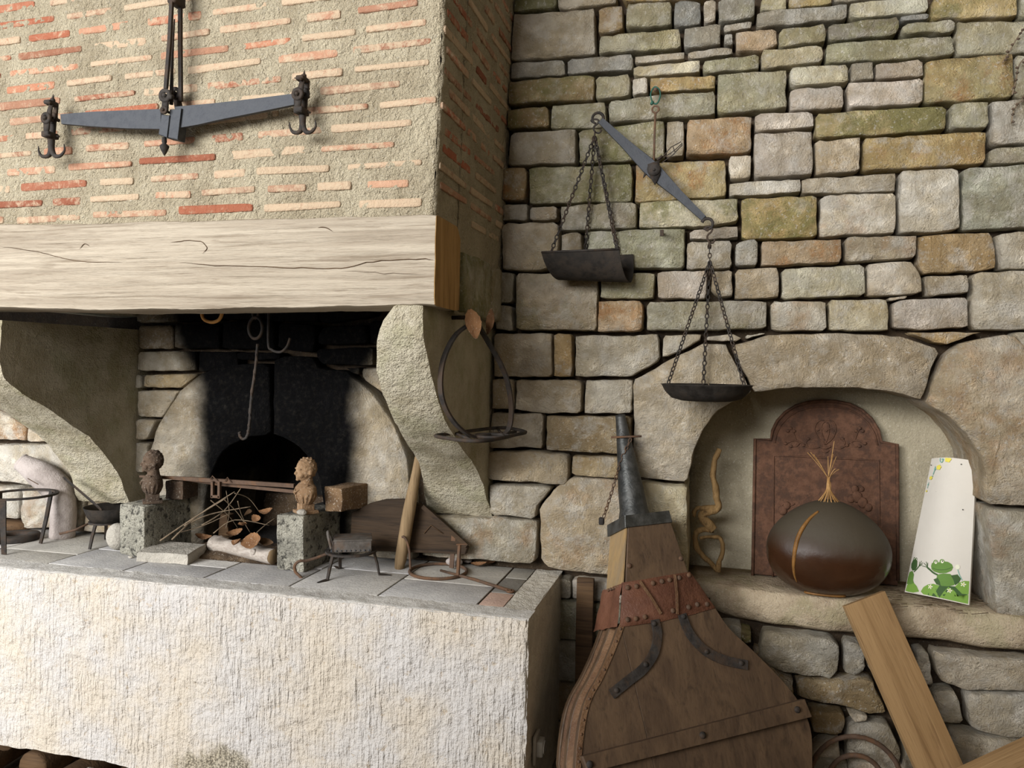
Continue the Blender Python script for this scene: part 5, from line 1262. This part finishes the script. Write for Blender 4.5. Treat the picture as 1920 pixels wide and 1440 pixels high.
# leather band and its rivets
bd = [Q(1167, 1092, .004), Q(1294, 1072, .004), Q(1303, 1084, .004), Q(1342, 1140, .004), Q(1300, 1152, .004), Q(1240, 1166, .004), Q(1163, 1176, .004), Q(1167, 1110, .004)]
mesh_obj('leather_band', rough(subdiv(prism(bd, -bn * .006, .001), 2), .0012, 20), M['leather'], bel)
bs = [Q(1169, 1094, .003), Q(1164, 1174, .003)]
mesh_obj('side_gusset', rough(grid_patch(lambda u, v: bs[0] + (bs[1] - bs[0]) * v - bn * (NT_ + .012 + .04 * v) * u - bu * (.006 + .012 * math.sin(u * 9) * .4 + .006 * v), 14, 12), .003, 30), M['leather'], bel)
for x, y in ((650, 425), (700, 418), (793, 400), (843, 390), (886, 382), (940, 370), (995, 355), (650, 605), (697, 600), (748, 590), (905, 555), (993, 535), (1042, 520), (1097, 518)): rivet(Qz(x, y, .005), .0075)
for k in range(5): p = bs[0] - bn * (.018 + .02 * k) - bu * .010 - bv * .006; mesh_obj('rivet', ico(p, .0055, 1), M['rust'], bel)
# straps
def strap(pts, r0=1.0, w=.027, mat='iron'):
    q = spline([Qz(x, y, .004) for x, y in pts], 5); return mesh_obj('iron_strap', tube(q, r0, flat=(w, .005, bn)), M[mat], bel, smooth=False)
sp1 = strap([(803, 605), (818, 690), (800, 790), (740, 880), (660, 945), (560, 1025)]); sp2 = strap([(955, 575), (990, 665), (1040, 735), (1105, 792), (1200, 835), (1325, 862)])
for par, pl_ in ((sp1, ((800, 628), (752, 858), (588, 1003))), (sp2, ((963, 588), (1095, 785), (1290, 850)))):
    for x, y in pl_: rivet(Qz(x, y, .006), .0078, 'iron', par)
for a, b in (((718, 388), (838, 572)), ((916, 352), (930, 575))):
    mesh_obj('lacing_strap', tube([Qz(*a, .009), Qz((a[0] + b[0]) / 2 + 4, (a[1] + b[1]) / 2, .010), Qz(*b, .009)], 1, flat=(.008, .003, bn)), M['old_leather'], bel, smooth=False)
# batten
b1, b2, b3, b4 = Qz(375, 1372), Qz(1622, 1052), Qz(1662, 1150), Qz(408, 1462)
mesh_obj('batten', prism([v + bn * .026 for v in (b1, b2, b3, b4)], -bn * .026, .004), M['bellows_wood'], bel, smooth=False)
for x, y in ((437, 1420), (1072, 1255), (1604, 1112)): rivet(Qz(x, y, .0265), .0095, 'iron')

# ---- narrow dark board standing between slab and bellows
x0, x1 = PY(1080, 1085, -.05).x, PY(1111, 1085, -.05).x
o = mesh_obj('narrow_board', rough(subdiv(box(((x0 + x1) / 2 + .006, -.06, .43), (x1 - x0, .022, .86), None, .003), 3), .002, 10), M['dark_wood'], angle=40); tag(o, 'narrow dark weathered board standing between the hearth slab and the bellows', 'board')

# ================================================================== PLANKS AND SCROLL
def board(name, top, foot, width_dir, w, th, mat, label, cat):
    d = (foot - top).normalized(); wd = Vector(width_dir); wd = (wd - d * wd.dot(d)).normalized(); nn = wd.cross(d).normalized()
    if nn.y > 0: nn = -nn
    m = Matrix((wd, nn, d)).transposed(); L = (foot - top).length
    o = mesh_obj(name, box((0, 0, 0), (w, th, L), None, .0015), M[mat], smooth=False)
    c = (top + foot) / 2; o.matrix_world = Matrix.Translation(c) @ m.to_4x4() @ Matrix.Translation(Vector((0, 0, -L / 2))); W[o] = c
    return tag(o, label, cat), nn
tp = PY(1619, 1122, -.105); ft = PZ(1908, 1772, .012)
d_ = (ft - tp).normalized()
# the plank's mesh keeps its own grain direction
o, pnn = board('leaning_plank', tp, ft, (1, .22, 0), .128, .022, 'plank', 'sawn pine plank leaning against the niche ledge', 'plank')
A2 = PN(1770, 1448, tp + pnn * .022, pnn); B2 = PY(1925, 1376, A2.y - .06); B2 = A2 + (B2 - A2) * ((2.42 - A2.x) / (B2.x - A2.x))
u2 = (B2 - A2).normalized(); fwd = Vector((0, -1, 0)); fwd = (fwd - u2 * fwd.dot(u2)).normalized(); dn2 = u2.cross(fwd)
if dn2.z > 0: dn2 = -dn2
pts = [A2, A2 + fwd * .045, A2 + fwd * .045 + dn2 * .11, A2 + dn2 * .11]
L2 = (B2 - A2).length; o = mesh_obj('pale_plank', box((0, 0, 0), (.045, .11, L2), None, .001), M['plank'], smooth=False); m2 = Matrix((fwd, dn2, u2)).transposed()
if m2.determinant() < 0: m2 = Matrix((fwd, -dn2, u2)).transposed()
o.matrix_world = Matrix.Translation((A2 + B2) / 2 + fwd * .0275 + dn2 * .055) @ m2.to_4x4() @ Matrix.Translation(Vector((0, 0, -L2 / 2))); tag(o, 'pale pine plank slanting up to the right in the lower corner', 'plank')
YW = -.085
scr = thing('iron_scroll', Vector((PY(1612, 1440, YW).x, YW, 0)), 'rusty wrought iron scroll standing against the wall behind the leaning plank', 'scroll')
cs = PY(1612, 1470, YW); pts = []
for i in range(70):
    a = math.radians(200 - i * 11.5); r = .145 * (1 - i / 88); pts.append(cs + Vector((math.cos(a) * r, 0, math.sin(a) * r * 1.1)))
mesh_obj('scroll_bar', tube(pts, [.0075] * 55 + [.0075 - .0003 * i for i in range(15)], 8), M['rust'], scr)
mesh_obj('scroll_stem', tube(spline([pts[0], pts[0] + Vector((-.0, 0, -.12)), Vector((cs.x - .06, YW, .15)), Vector((cs.x - .02, YW, .004))], 6), .0075, 8), M['rust'], scr)
# dry creeper stems on the right edge of the wall
for i, (pp, lab) in enumerate((([(1925, 48), (1908, 70), (1892, 98), (1880, 118)], 'dry brown creeper twig at the top right edge of the wall'), ([(1930, 102), (1912, 120), (1905, 150), (1898, 178)], 'second dry creeper twig below the topmost one'), ([(1932, 165), (1918, 185), (1902, 205), (1896, 232)], 'lowest dry creeper twig at the right edge of the wall'))):
    q = spline([PY(x, y, -.04) for x, y in pp], 5); t = thing('creeper_twig', q[-1], lab, 'twig'); mesh_obj('stem', tube(q, .0018, 5), M['twig'], t)
    for k in range(2, len(q) - 1, 2): mesh_obj('withered_bud', ico(q[k] + Vector((random.uniform(-.006, .006), -.004, random.uniform(-.004, .004))), (.005, .004, .004), 1), M['dark_bust'], t)

# ================================================================== NICHE
ZL = 0.853
CK = (1220, 680, 2.743)
def kp(x, y): return CK[0] + x / CK[2], CK[1] + y / CK[2]
YFB = NB - .075
def F(x, y, d=0.0):
    px, py = kp(x, y); p = PY(px, py, YFB); k = (p.z - ZL) * .09; p = PY(px, py, YFB + k - d); return p
fb = thing('fireback', F(900, 1090), 'rusty cast iron fireback with an arched top standing in the niche', 'fireback')
fo_ = [(524, 1098), (530, 760), (536, 392), (618, 396), (626, 350), (650, 300), (690, 256), (745, 222), (810, 203), (880, 196), (950, 198), (1020, 212), (1085, 243), (1135, 288), (1170, 345), (1186, 408), (1268, 420), (1270, 800), (1272, 1120)]
fpts = [F(*p) for p in fo_]; zmin = ZL
for v in (fpts[0], fpts[-1]): v.z = ZL
mesh_obj('plate', prism(fpts, (0, .022, 0), .003), M['fireback'], fb, smooth=False)
def inset(poly, k): c = (905, 700); return [(x + (c[0] - x) * k, y + (c[1] - y) * k * .8) for x, y in poly]
mesh_obj('raised_border', tube([F(x, y, .002) for x, y in fo_], .0055, 7), M['fireback'], fb)
mesh_obj('inner_moulding', tube([F(x, y, .001) for x, y in ((628, 1100), (630, 760), (632, 480), (760, 482), (905, 490), (1050, 496), (1172, 505), (1175, 800), (1178, 1110))], .0035, 6), M['fireback'], fb)
mesh_obj('arch_moulding', tube([F(x, y, .001) for x, y in inset(fo_[3:16], .07)], .003, 6), M['fireback'], fb)
def curl(pts, r=.0026): return tube(spline([F(x, y, .001) for x, y in pts], 5), r, 6)
mesh_obj('crest_relief', join(curl([(898, 420), (860, 385), (842, 340), (862, 302), (898, 295), (935, 302), (952, 340), (935, 388), (898, 420)]), curl([(898, 415), (878, 360), (880, 318), (898, 300)]), curl([(898, 415), (916, 360), (914, 318), (898, 300)]),
      curl([(855, 350), (880, 340), (900, 352), (920, 338), (945, 352)]), curl([(870, 430), (898, 440), (926, 430)], .004), curl([(880, 450), (898, 460), (915, 450)], .004)), M['fireback'], fb)
for sgn in (-1, 1):
    g = lambda a, b: (898 + sgn * a, b)
    mesh_obj('spray_relief', join(curl([g(30, 435), g(80, 440), g(120, 415), g(160, 400), g(200, 415)]), curl([g(90, 436), g(100, 410), g(88, 395)]), curl([g(130, 410), g(150, 430), g(175, 428)]), curl([g(150, 400), g(165, 360), g(175, 340)]),
          *[ico(F(*g(a, b), .002), (.007, .003, .006), 1) for a, b in ((88, 392), (176, 430), (178, 338), (160, 352), (192, 352), (204, 416), (112, 425))]), M['fireback'], fb)
mesh_obj('figure_relief', join(*[ico(F(x, y, .002), (r, .006, r * 1.2), 2) for x, y, r in ((1050, 650, .012), (1060, 690, .017), (1090, 720, .016), (1030, 700, .012), (1120, 745, .012), (1085, 650, .008))], curl([(1040, 640), (1070, 630), (1085, 640)])), M['fireback'], fb)
mesh_obj('figure_relief', join(*[ico(F(x, y, .002), (r, .006, r * 1.2), 2) for x, y, r in ((700, 735, .012), (680, 760, .014))], curl([(670, 740), (690, 720), (715, 735), (740, 725)])), M['fireback'], fb)

# ---- carved chestnut
cb_ = PZ(1552, 1113, ZL); CC_ = Vector((PY(1553, 1026, .03).x, .045, ZL + .0)); RX = (PY(1671, 1030, .04).x - PY(1434, 1030, .04).x) / 2
ZTOP = PY(1553, 936, .04).z - ZL
def mat_chestnut():
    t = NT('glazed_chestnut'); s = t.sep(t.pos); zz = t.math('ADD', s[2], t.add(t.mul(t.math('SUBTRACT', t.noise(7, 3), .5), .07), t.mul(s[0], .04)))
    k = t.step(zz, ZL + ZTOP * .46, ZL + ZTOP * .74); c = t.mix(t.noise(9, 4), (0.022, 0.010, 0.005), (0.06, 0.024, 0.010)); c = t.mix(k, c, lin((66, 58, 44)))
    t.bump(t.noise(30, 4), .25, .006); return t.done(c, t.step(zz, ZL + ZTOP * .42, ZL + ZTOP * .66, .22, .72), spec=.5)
M['chestnut'] = mat_chestnut(); M['ochre_line'] = mat_rough('ochre_seam', lin((112, 78, 38)), lin((138, 98, 50)), 20, .1, .3, 60, roughness=.5)
cn = thing('chestnut_sculpture', CC_, 'big glossy brown carved chestnut with a straw tuft standing in the niche', 'sculpture')
RYd = .125
def shell_r(h):
    x = (h - .46) / (.54 if h > .46 else .50)
    return max(0.0, 1 - abs(x) ** (1.75 if h > .46 else 2.3)) ** (.62 if h > .46 else .45)
def chest(a, h):
    """a: angle, h: 0..1 height"""
    r = shell_r(h)
    lift = 0
    return CC_ + Vector((math.cos(a) * RX * r * 1.0, math.sin(a) * RYd * r, ZTOP * h))
n1, n2 = 56, 30; vs = []
for j in range(n2 + 1):
    h = j / n2
    for i in range(n1): v = chest(2 * math.pi * i / n1, h); vs.append(v + Vector((.003 * nz(v, 9), .003 * nz(v, 9, 5), 0)))
fs = [(j * n1 + i, j * n1 + (i + 1) % n1, (j + 1) * n1 + (i + 1) % n1, (j + 1) * n1 + i) for j in range(n2) for i in range(n1)] + [tuple(range(n1 - 1, -1, -1))]
vs = [Vector((v.x, v.y, max(v.z, ZL))) for v in vs]
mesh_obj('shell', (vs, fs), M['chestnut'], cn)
def onshell(px, py):
    """where the view ray meets the shell"""
    p, q = kp(px, py); d = ray(p, q).normalized(); best = None; t = 2.2
    while t < 2.9:
        w = CAM + d * t - CC_; h = w.z / ZTOP
        if 0 < h < 1:
            r = shell_r(h)
            if r > 0 and (w.x / (RX * r)) ** 2 + (w.y / (RYd * r)) ** 2 <= 1.0: return CAM + d * (t - .001)
        t += .002
    return None
seam = [onshell(x, y) for x, y in ((862, 765), (820, 800), (782, 850), (758, 900), (745, 950), (738, 1000), (735, 1050), (740, 1095), (752, 1130))]
seam = [s for s in seam if s]; sq = spline(seam, 4); mesh_obj('seam', tube(sq, [.0015 + .0055 * math.sin(math.pi * min(1, (i + 4) / (len(sq) + 3))) for i in range(len(sq))], 8), M['ochre_line'], cn)
bl = [chest(math.radians(a), .02) + Vector((0, -.001, 0)) for a in range(225, 300, 6)]; mesh_obj('base_line', tube(bl, .0042, 7), M['ochre_line'], cn)
M['straw'] = mat_rough('straw_tuft', lin((150, 112, 66)), lin((182, 144, 94)), 30, .1, .1, 60)
top = CC_ + Vector((0, 0, ZTOP - .004)); neck = PY(*kp(914, 605), CC_.y)
tips = [(806, 462), (822, 460), (838, 472), (944, 404), (938, 470), (955, 482), (970, 548), (912, 482), (950, 545)]
tf_ = []
for i, (x, y) in enumerate(tips):
    a = 2 * math.pi * i / len(tips); b0 = top + Vector((math.cos(a) * .028, math.sin(a) * .02, -.006)); tpx = PY(*kp(x, y), CC_.y + random.uniform(-.02, .02))
    tf_.append(tube(spline([b0, lerp(top, neck, .45) + Vector((math.cos(a) * .008, math.sin(a) * .008, 0)), neck + Vector((math.cos(a) * .003, 0, 0)), lerp(neck, tpx, .55) + Vector((0, 0, .006)), tpx], 4), .0012, 5))
for i in range(16):
    a = 2 * math.pi * i / 16 + .2; b0 = top + Vector((math.cos(a) * .034, math.sin(a) * .024, -.008)); tf_.append(tube(spline([b0, lerp(top, neck, .5) + Vector((math.cos(a) * .007, math.sin(a) * .007, 0)), neck + Vector((math.cos(a) * .003, 0, .01))], 4), .0013, 5))
mesh_obj('straw_tuft', join(*tf_), M['straw'], cn)

# ---- gnarled root
YR = .10
def Rk(x, y, d=0): return PY(*kp(x, y), YR - d)
rt = thing('gnarled_root', Vector((Rk(330, 1085).x, YR, ZL)), 'twisted dry root leaning in the left corner of the niche', 'root')
def limb(pts, r): q = spline([Rk(*p) for p in pts], 6); return rough(tube(q, [r[0] + (r[1] - r[0]) * i / (len(q) - 1) for i in range(len(q))], 9), .004, 26)
m0 = Rk(345, 1085); m0.z = ZL
mesh_obj('main_stem', limb([(352, 445), (335, 490), (322, 560), (330, 640), (342, 700), (345, 748), (300, 765), (262, 790), (300, 830), (325, 860)], (.009, .016)), M['root'], rt)
mesh_obj('side_branch', limb([(345, 748), (290, 745), (235, 755), (222, 790)], (.010, .006)), M['root'], rt)
mesh_obj('lower_branch', limb([(325, 860), (270, 855), (228, 880), (236, 950), (272, 1000), (310, 1030), (345, 1074)], (.010, .008)), M['root'], rt)
mesh_obj('lower_branch', limb([(250, 905), (300, 895), (360, 905), (366, 960), (355, 1020), (348, 1076)], (.006, .0095)), M['root'], rt)

# ---- painted roof tile
bl_, br_ = PZ(1694, 1114, ZL), PZ(1815, 1139, ZL); yt = (bl_.y + br_.y) / 2 + .10
tl_, tr_ = PY(1744, 863, bl_.y + .10), PY(1828, 868, br_.y + .10)
def tile_pt(u, v, off=0.0):
    a = bl_.lerp(tl_, v); b = br_.lerp(tr_, v); p = a.lerp(b, u); w = b - a; up = tl_ - bl_; n_ = w.cross(up).normalized()
    if n_.y > 0: n_ = -n_
    return p + n_ * ((.026 + .006 * (1 - v)) * (math.sin(math.pi * u) - .35) + off) + Vector((0, 0, .012 if False else 0))
def mat_white():
    t = NT('limewashed_tile'); n = t.noise(40, 4); c = t.mix(t.noise(8, 3), lin((206, 200, 188)), lin((220, 215, 204))); c = t.mix(t.step(t.noise(60, 3), .25, .22), c, lin((120, 110, 96))); t.bump(n, .25, .004); return t.done(c, .75)
M['white'] = mat_white()
nu, nv = 20, 24; a_, fa_ = grid_patch(lambda u, v: tile_pt(u, v), nu, nv); b_, _ = grid_patch(lambda u, v: tile_pt(u, v, -.012), nu, nv); k = len(a_); W1 = nu + 1
fs = fa_ + [tuple(i + k for i in f[::-1]) for f in fa_]
for e_ in ([i for i in range(W1)], [nv * W1 + i for i in range(W1)], [W1 * j for j in range(nv + 1)], [W1 * j + nu for j in range(nv + 1)]): fs += [(e_[i], e_[i + 1], e_[i + 1] + k, e_[i] + k) for i in range(len(e_) - 1)]
vsT = [Vector(v) for v in a_ + b_]; mn = min(v.z for v in vsT); sh = Vector((0, 0, ZL + .001 - mn)) if mn < ZL else Vector()
pt_ = thing('painted_tile', (bl_ + br_) / 2, 'white curved roof tile painted with green frogs leaning in the right of the niche', 'roof tile')
mesh_obj('tile', ([v + sh for v in vsT], fs), M['white'], pt_, angle=50)
def paint(name, c, rough_=.7):
    t = NT(name); t.bump(t.noise(80, 2), .1, .002); return t.done(t.mix(t.noise(50, 3), tuple(v * .8 for v in lin(c)), lin(c)), rough_)
for nme, c in (('frog_green', (104, 142, 66)), ('lily_green', (126, 166, 72)), ('dark_green', (66, 96, 52)), ('yellow', (236, 222, 96)), ('teal', (120, 184, 168)), ('cream', (240, 240, 214)), ('paint_black', (40, 44, 36))): M[nme] = paint(nme, c)
TLz, TRz, BLz, BRz = (462, 95), (850, 140), (240, 1235), (790, 1345)
def uv_of(x, y):
    v = .5
    for _ in range(8):
        lx, ly = BLz[0] + (TLz[0] - BLz[0]) * v, BLz[1] + (TLz[1] - BLz[1]) * v; rx, ry = BRz[0] + (TRz[0] - BRz[0]) * v, BRz[1] + (TRz[1] - BRz[1]) * v
        u = max(.012, min(.988, (x - lx) / (rx - lx))); yb_ = BLz[1] + (BRz[1] - BLz[1]) * u; yt_ = TLz[1] + (TRz[1] - TLz[1]) * u; v = max(.006, min(.995, (y - yb_) / (yt_ - yb_)))
    return u, v
lay = [0]
def decal(name, px, mat, parent, n=0):
    """flat paint patch hugging the tile: fan subdivided so it follows the curve"""
    lay[0] += 1; off = .0009 + .00006 * lay[0]; m = len(px); cx_ = sum(p[0] for p in px) / m; cy_ = sum(p[1] for p in px) / m; vs = []
    for s in (1, .66, .33):
        vs += [tile_pt(*uv_of(cx_ + (x - cx_) * s, cy_ + (y - cy_) * s), off) + sh for x, y in px]
    vs.append(tile_pt(*uv_of(cx_, cy_), off) + sh)
    fs = [(r * m + i, r * m + (i + 1) % m, (r + 1) * m + (i + 1) % m, (r + 1) * m + i) for r in (0, 1) for i in range(m)] + [(2 * m + i, 2 * m + (i + 1) % m, 3 * m) for i in range(m)]
    return mesh_obj(name, (vs, fs), M[mat], parent)
def ell(x, y, rx, ry, n=20, rot=0.0):
    return [(x + math.cos(t) * rx * math.cos(rot) - math.sin(t) * ry * math.sin(rot), y + math.cos(t) * rx * math.sin(rot) + math.sin(t) * ry * math.cos(rot)) for t in [2 * math.pi * i / n for i in range(n)]]
def stroke(pts, w):
    q = [Vector((x, y, 0)) for x, y in pts]; q = spline(q, 4); L, R = [], []
    for i, p in enumerate(q):
        d = (q[min(i + 1, len(q) - 1)] - q[max(i - 1, 0)]).normalized(); n_ = Vector((-d.y, d.x, 0)) * w / 2; L.append((p.x + n_.x, p.y + n_.y)); R.append((p.x - n_.x, p.y - n_.y))
    return L, R
def ribbon(name, pts, w, mat, parent):
    lay[0] += 1; off = .0009 + .00006 * lay[0]; L, R = stroke(pts, w); vs = [tile_pt(*uv_of(*p), off) + sh for p in L + R]; m = len(L)
    return mesh_obj(name, (vs, [(i, i + 1, m + i + 1, m + i) for i in range(m - 1)]), M[mat], parent)
decal('lily_pad', [(470, 1270), (500, 1210), (560, 1192), (640, 1196), (710, 1200), (780, 1200), (780, 1320), (700, 1318), (600, 1300), (520, 1284)], 'dark_green', pt_)
dec = decal('lily_pad', [(405, 1240), (430, 1205), (470, 1185), (520, 1180), (570, 1195), (540, 1240), (570, 1295), (500, 1282), (430, 1264)], 'lily_green', pt_)
decal('lily_pad', [(570, 1298), (600, 1250), (640, 1205), (680, 1230), (720, 1280), (790, 1262), (788, 1342), (700, 1326), (620, 1308)], 'lily_green', pt_)
decal('lily_pad', [(690, 1200), (720, 1165), (760, 1150), (796, 1150), (792, 1260), (740, 1255)], 'lily_green', pt_)
decal('lily_pad', [(245, 1225), (262, 1180), (300, 1150), (330, 1160), (365, 1195), (390, 1240), (330, 1255), (280, 1245)], 'lily_green', pt_)
decal('frog_body', [(552, 1105), (600, 1095), (655, 1098), (690, 1130), (700, 1165), (680, 1190), (640, 1200), (590, 1198), (555, 1180), (545, 1140)], 'frog_green', pt_)
decal('frog_leg', [(520, 1145), (555, 1130), (575, 1165), (580, 1195), (545, 1185)], 'dark_green', pt_); decal('frog_leg', [(660, 1110), (710, 1100), (735, 1135), (720, 1165), (690, 1190), (680, 1150)], 'dark_green', pt_)
hd = decal('frog_head', [(498, 1035), (505, 1010), (530, 1000), (560, 1005), (600, 995), (640, 1000), (668, 1018), (678, 1045), (665, 1072), (625, 1092), (570, 1095), (525, 1080), (503, 1060)], 'frog_green', pt_)
for x, y in ((538, 1003), (592, 998)): decal('frog_eye', ell(x, y, 20, 20), 'frog_green', pt_); decal('frog_eye', ell(x + 2, y + 1, 12, 13), 'cream', pt_); decal('frog_pupil', ell(x + 4, y - 3, 5, 6, 10), 'paint_black', pt_)
ribbon('frog_mouth', [(512, 1050), (560, 1066), (620, 1064), (666, 1046)], 4, 'dark_green', pt_)
ribbon('frog_arm', [(555, 1108), (520, 1090), (490, 1065), (465, 1045)], 14, 'dark_green', pt_)
for a, b in ((415, 1030), (430, 1005), (452, 995), (468, 1005)): ribbon('frog_finger', [(466, 1046), ((466 + a) / 2, (1040 + b) / 2), (a, b)], 5, 'dark_green', pt_)
decal('frog_head', [(300, 1000), (320, 965), (345, 958), (362, 985), (362, 1030), (345, 1058), (315, 1060), (300, 1035)], 'dark_green', pt_)
decal('frog_body', [(285, 1070), (315, 1062), (332, 1095), (325, 1140), (335, 1165), (300, 1175), (258, 1170), (268, 1110)], 'frog_green', pt_)
for x, y in ((330, 960), (352, 966)): decal('frog_eye', ell(x, y, 9, 13, 12), 'dark_green', pt_); decal('frog_eye', ell(x + 2, y + 1, 4, 7, 10), 'cream', pt_)
ribbon('frog_arm', [(330, 1072), (358, 1052), (380, 1030)], 9, 'dark_green', pt_)
for a, b in ((385, 990), (405, 985), (420, 1000), (418, 1018)): ribbon('frog_finger', [(380, 1030), ((380 + a) / 2 + 3, (1028 + b) / 2), (a, b)], 4, 'dark_green', pt_)
ribbon('flower_stalk', [(745, 1148), (725, 1105), (712, 1060)], 5, 'teal', pt_); decal('flower', ell(712, 1040, 17, 20), 'cream', pt_)
for x, y in ((650, 1235), (752, 1180), (495, 1205)):
    for k in range(5): a = k * 1.2566; decal('lily_petal', ell(x + math.cos(a) * 13, y + math.sin(a) * 12, 9, 5, 10, a), 'cream', pt_)
    decal('lily_heart', ell(x, y, 5, 5, 8), 'yellow', pt_)
for x, y, r in ((648, 135, 27), (560, 195, 24), (474, 275, 18), (430, 385, 9)): decal('yellow_flower', [(x + math.cos(t) * r * (1 + .14 * math.cos(5 * t)), y + math.sin(t) * r * .9 * (1 + .14 * math.cos(5 * t))) for t in [2 * math.pi * i / 20 for i in range(20)]], 'yellow', pt_)
ribbon('teal_stem', [(575, 110), (572, 140), (590, 155), (602, 138), (595, 122)], 6, 'teal', pt_); ribbon('teal_stem', [(520, 180), (518, 205), (505, 235), (498, 250)], 7, 'teal', pt_); ribbon('teal_stem', [(452, 310), (444, 340), (438, 360)], 5, 'teal', pt_)
for x, y, r in ((600, 130, 9), (520, 205, 11), (494, 262, 6), (446, 330, 7)): decal('teal_leaf', ell(x, y, r, r * .8, 12), 'teal', pt_)
for x, y in ((752, 178), (680, 122), (757, 563), (470, 160)): decal('nail_hole', ell(x, y, 5, 5, 10), 'paint_black', pt_)
# litter on the ledge
lit = []
for i in range(60):
    x = random.uniform(1640, 1830); y = random.uniform(1112, 1150) + (x - 1640) * .09
    c = PZ(x, y - 14, ZL + .002); a = random.uniform(-.5, .5)
    lit.append(tube([c, c + Vector((math.cos(a), math.sin(a), random.uniform(0, .12))) * random.uniform(.015, .05)], .0011, 4))
o = mesh_obj('straw_litter', join(*lit), M['twig']); tag(o, 'scattered straw and twig litter on the ledge below the painted tile', 'litter', kind='stuff')
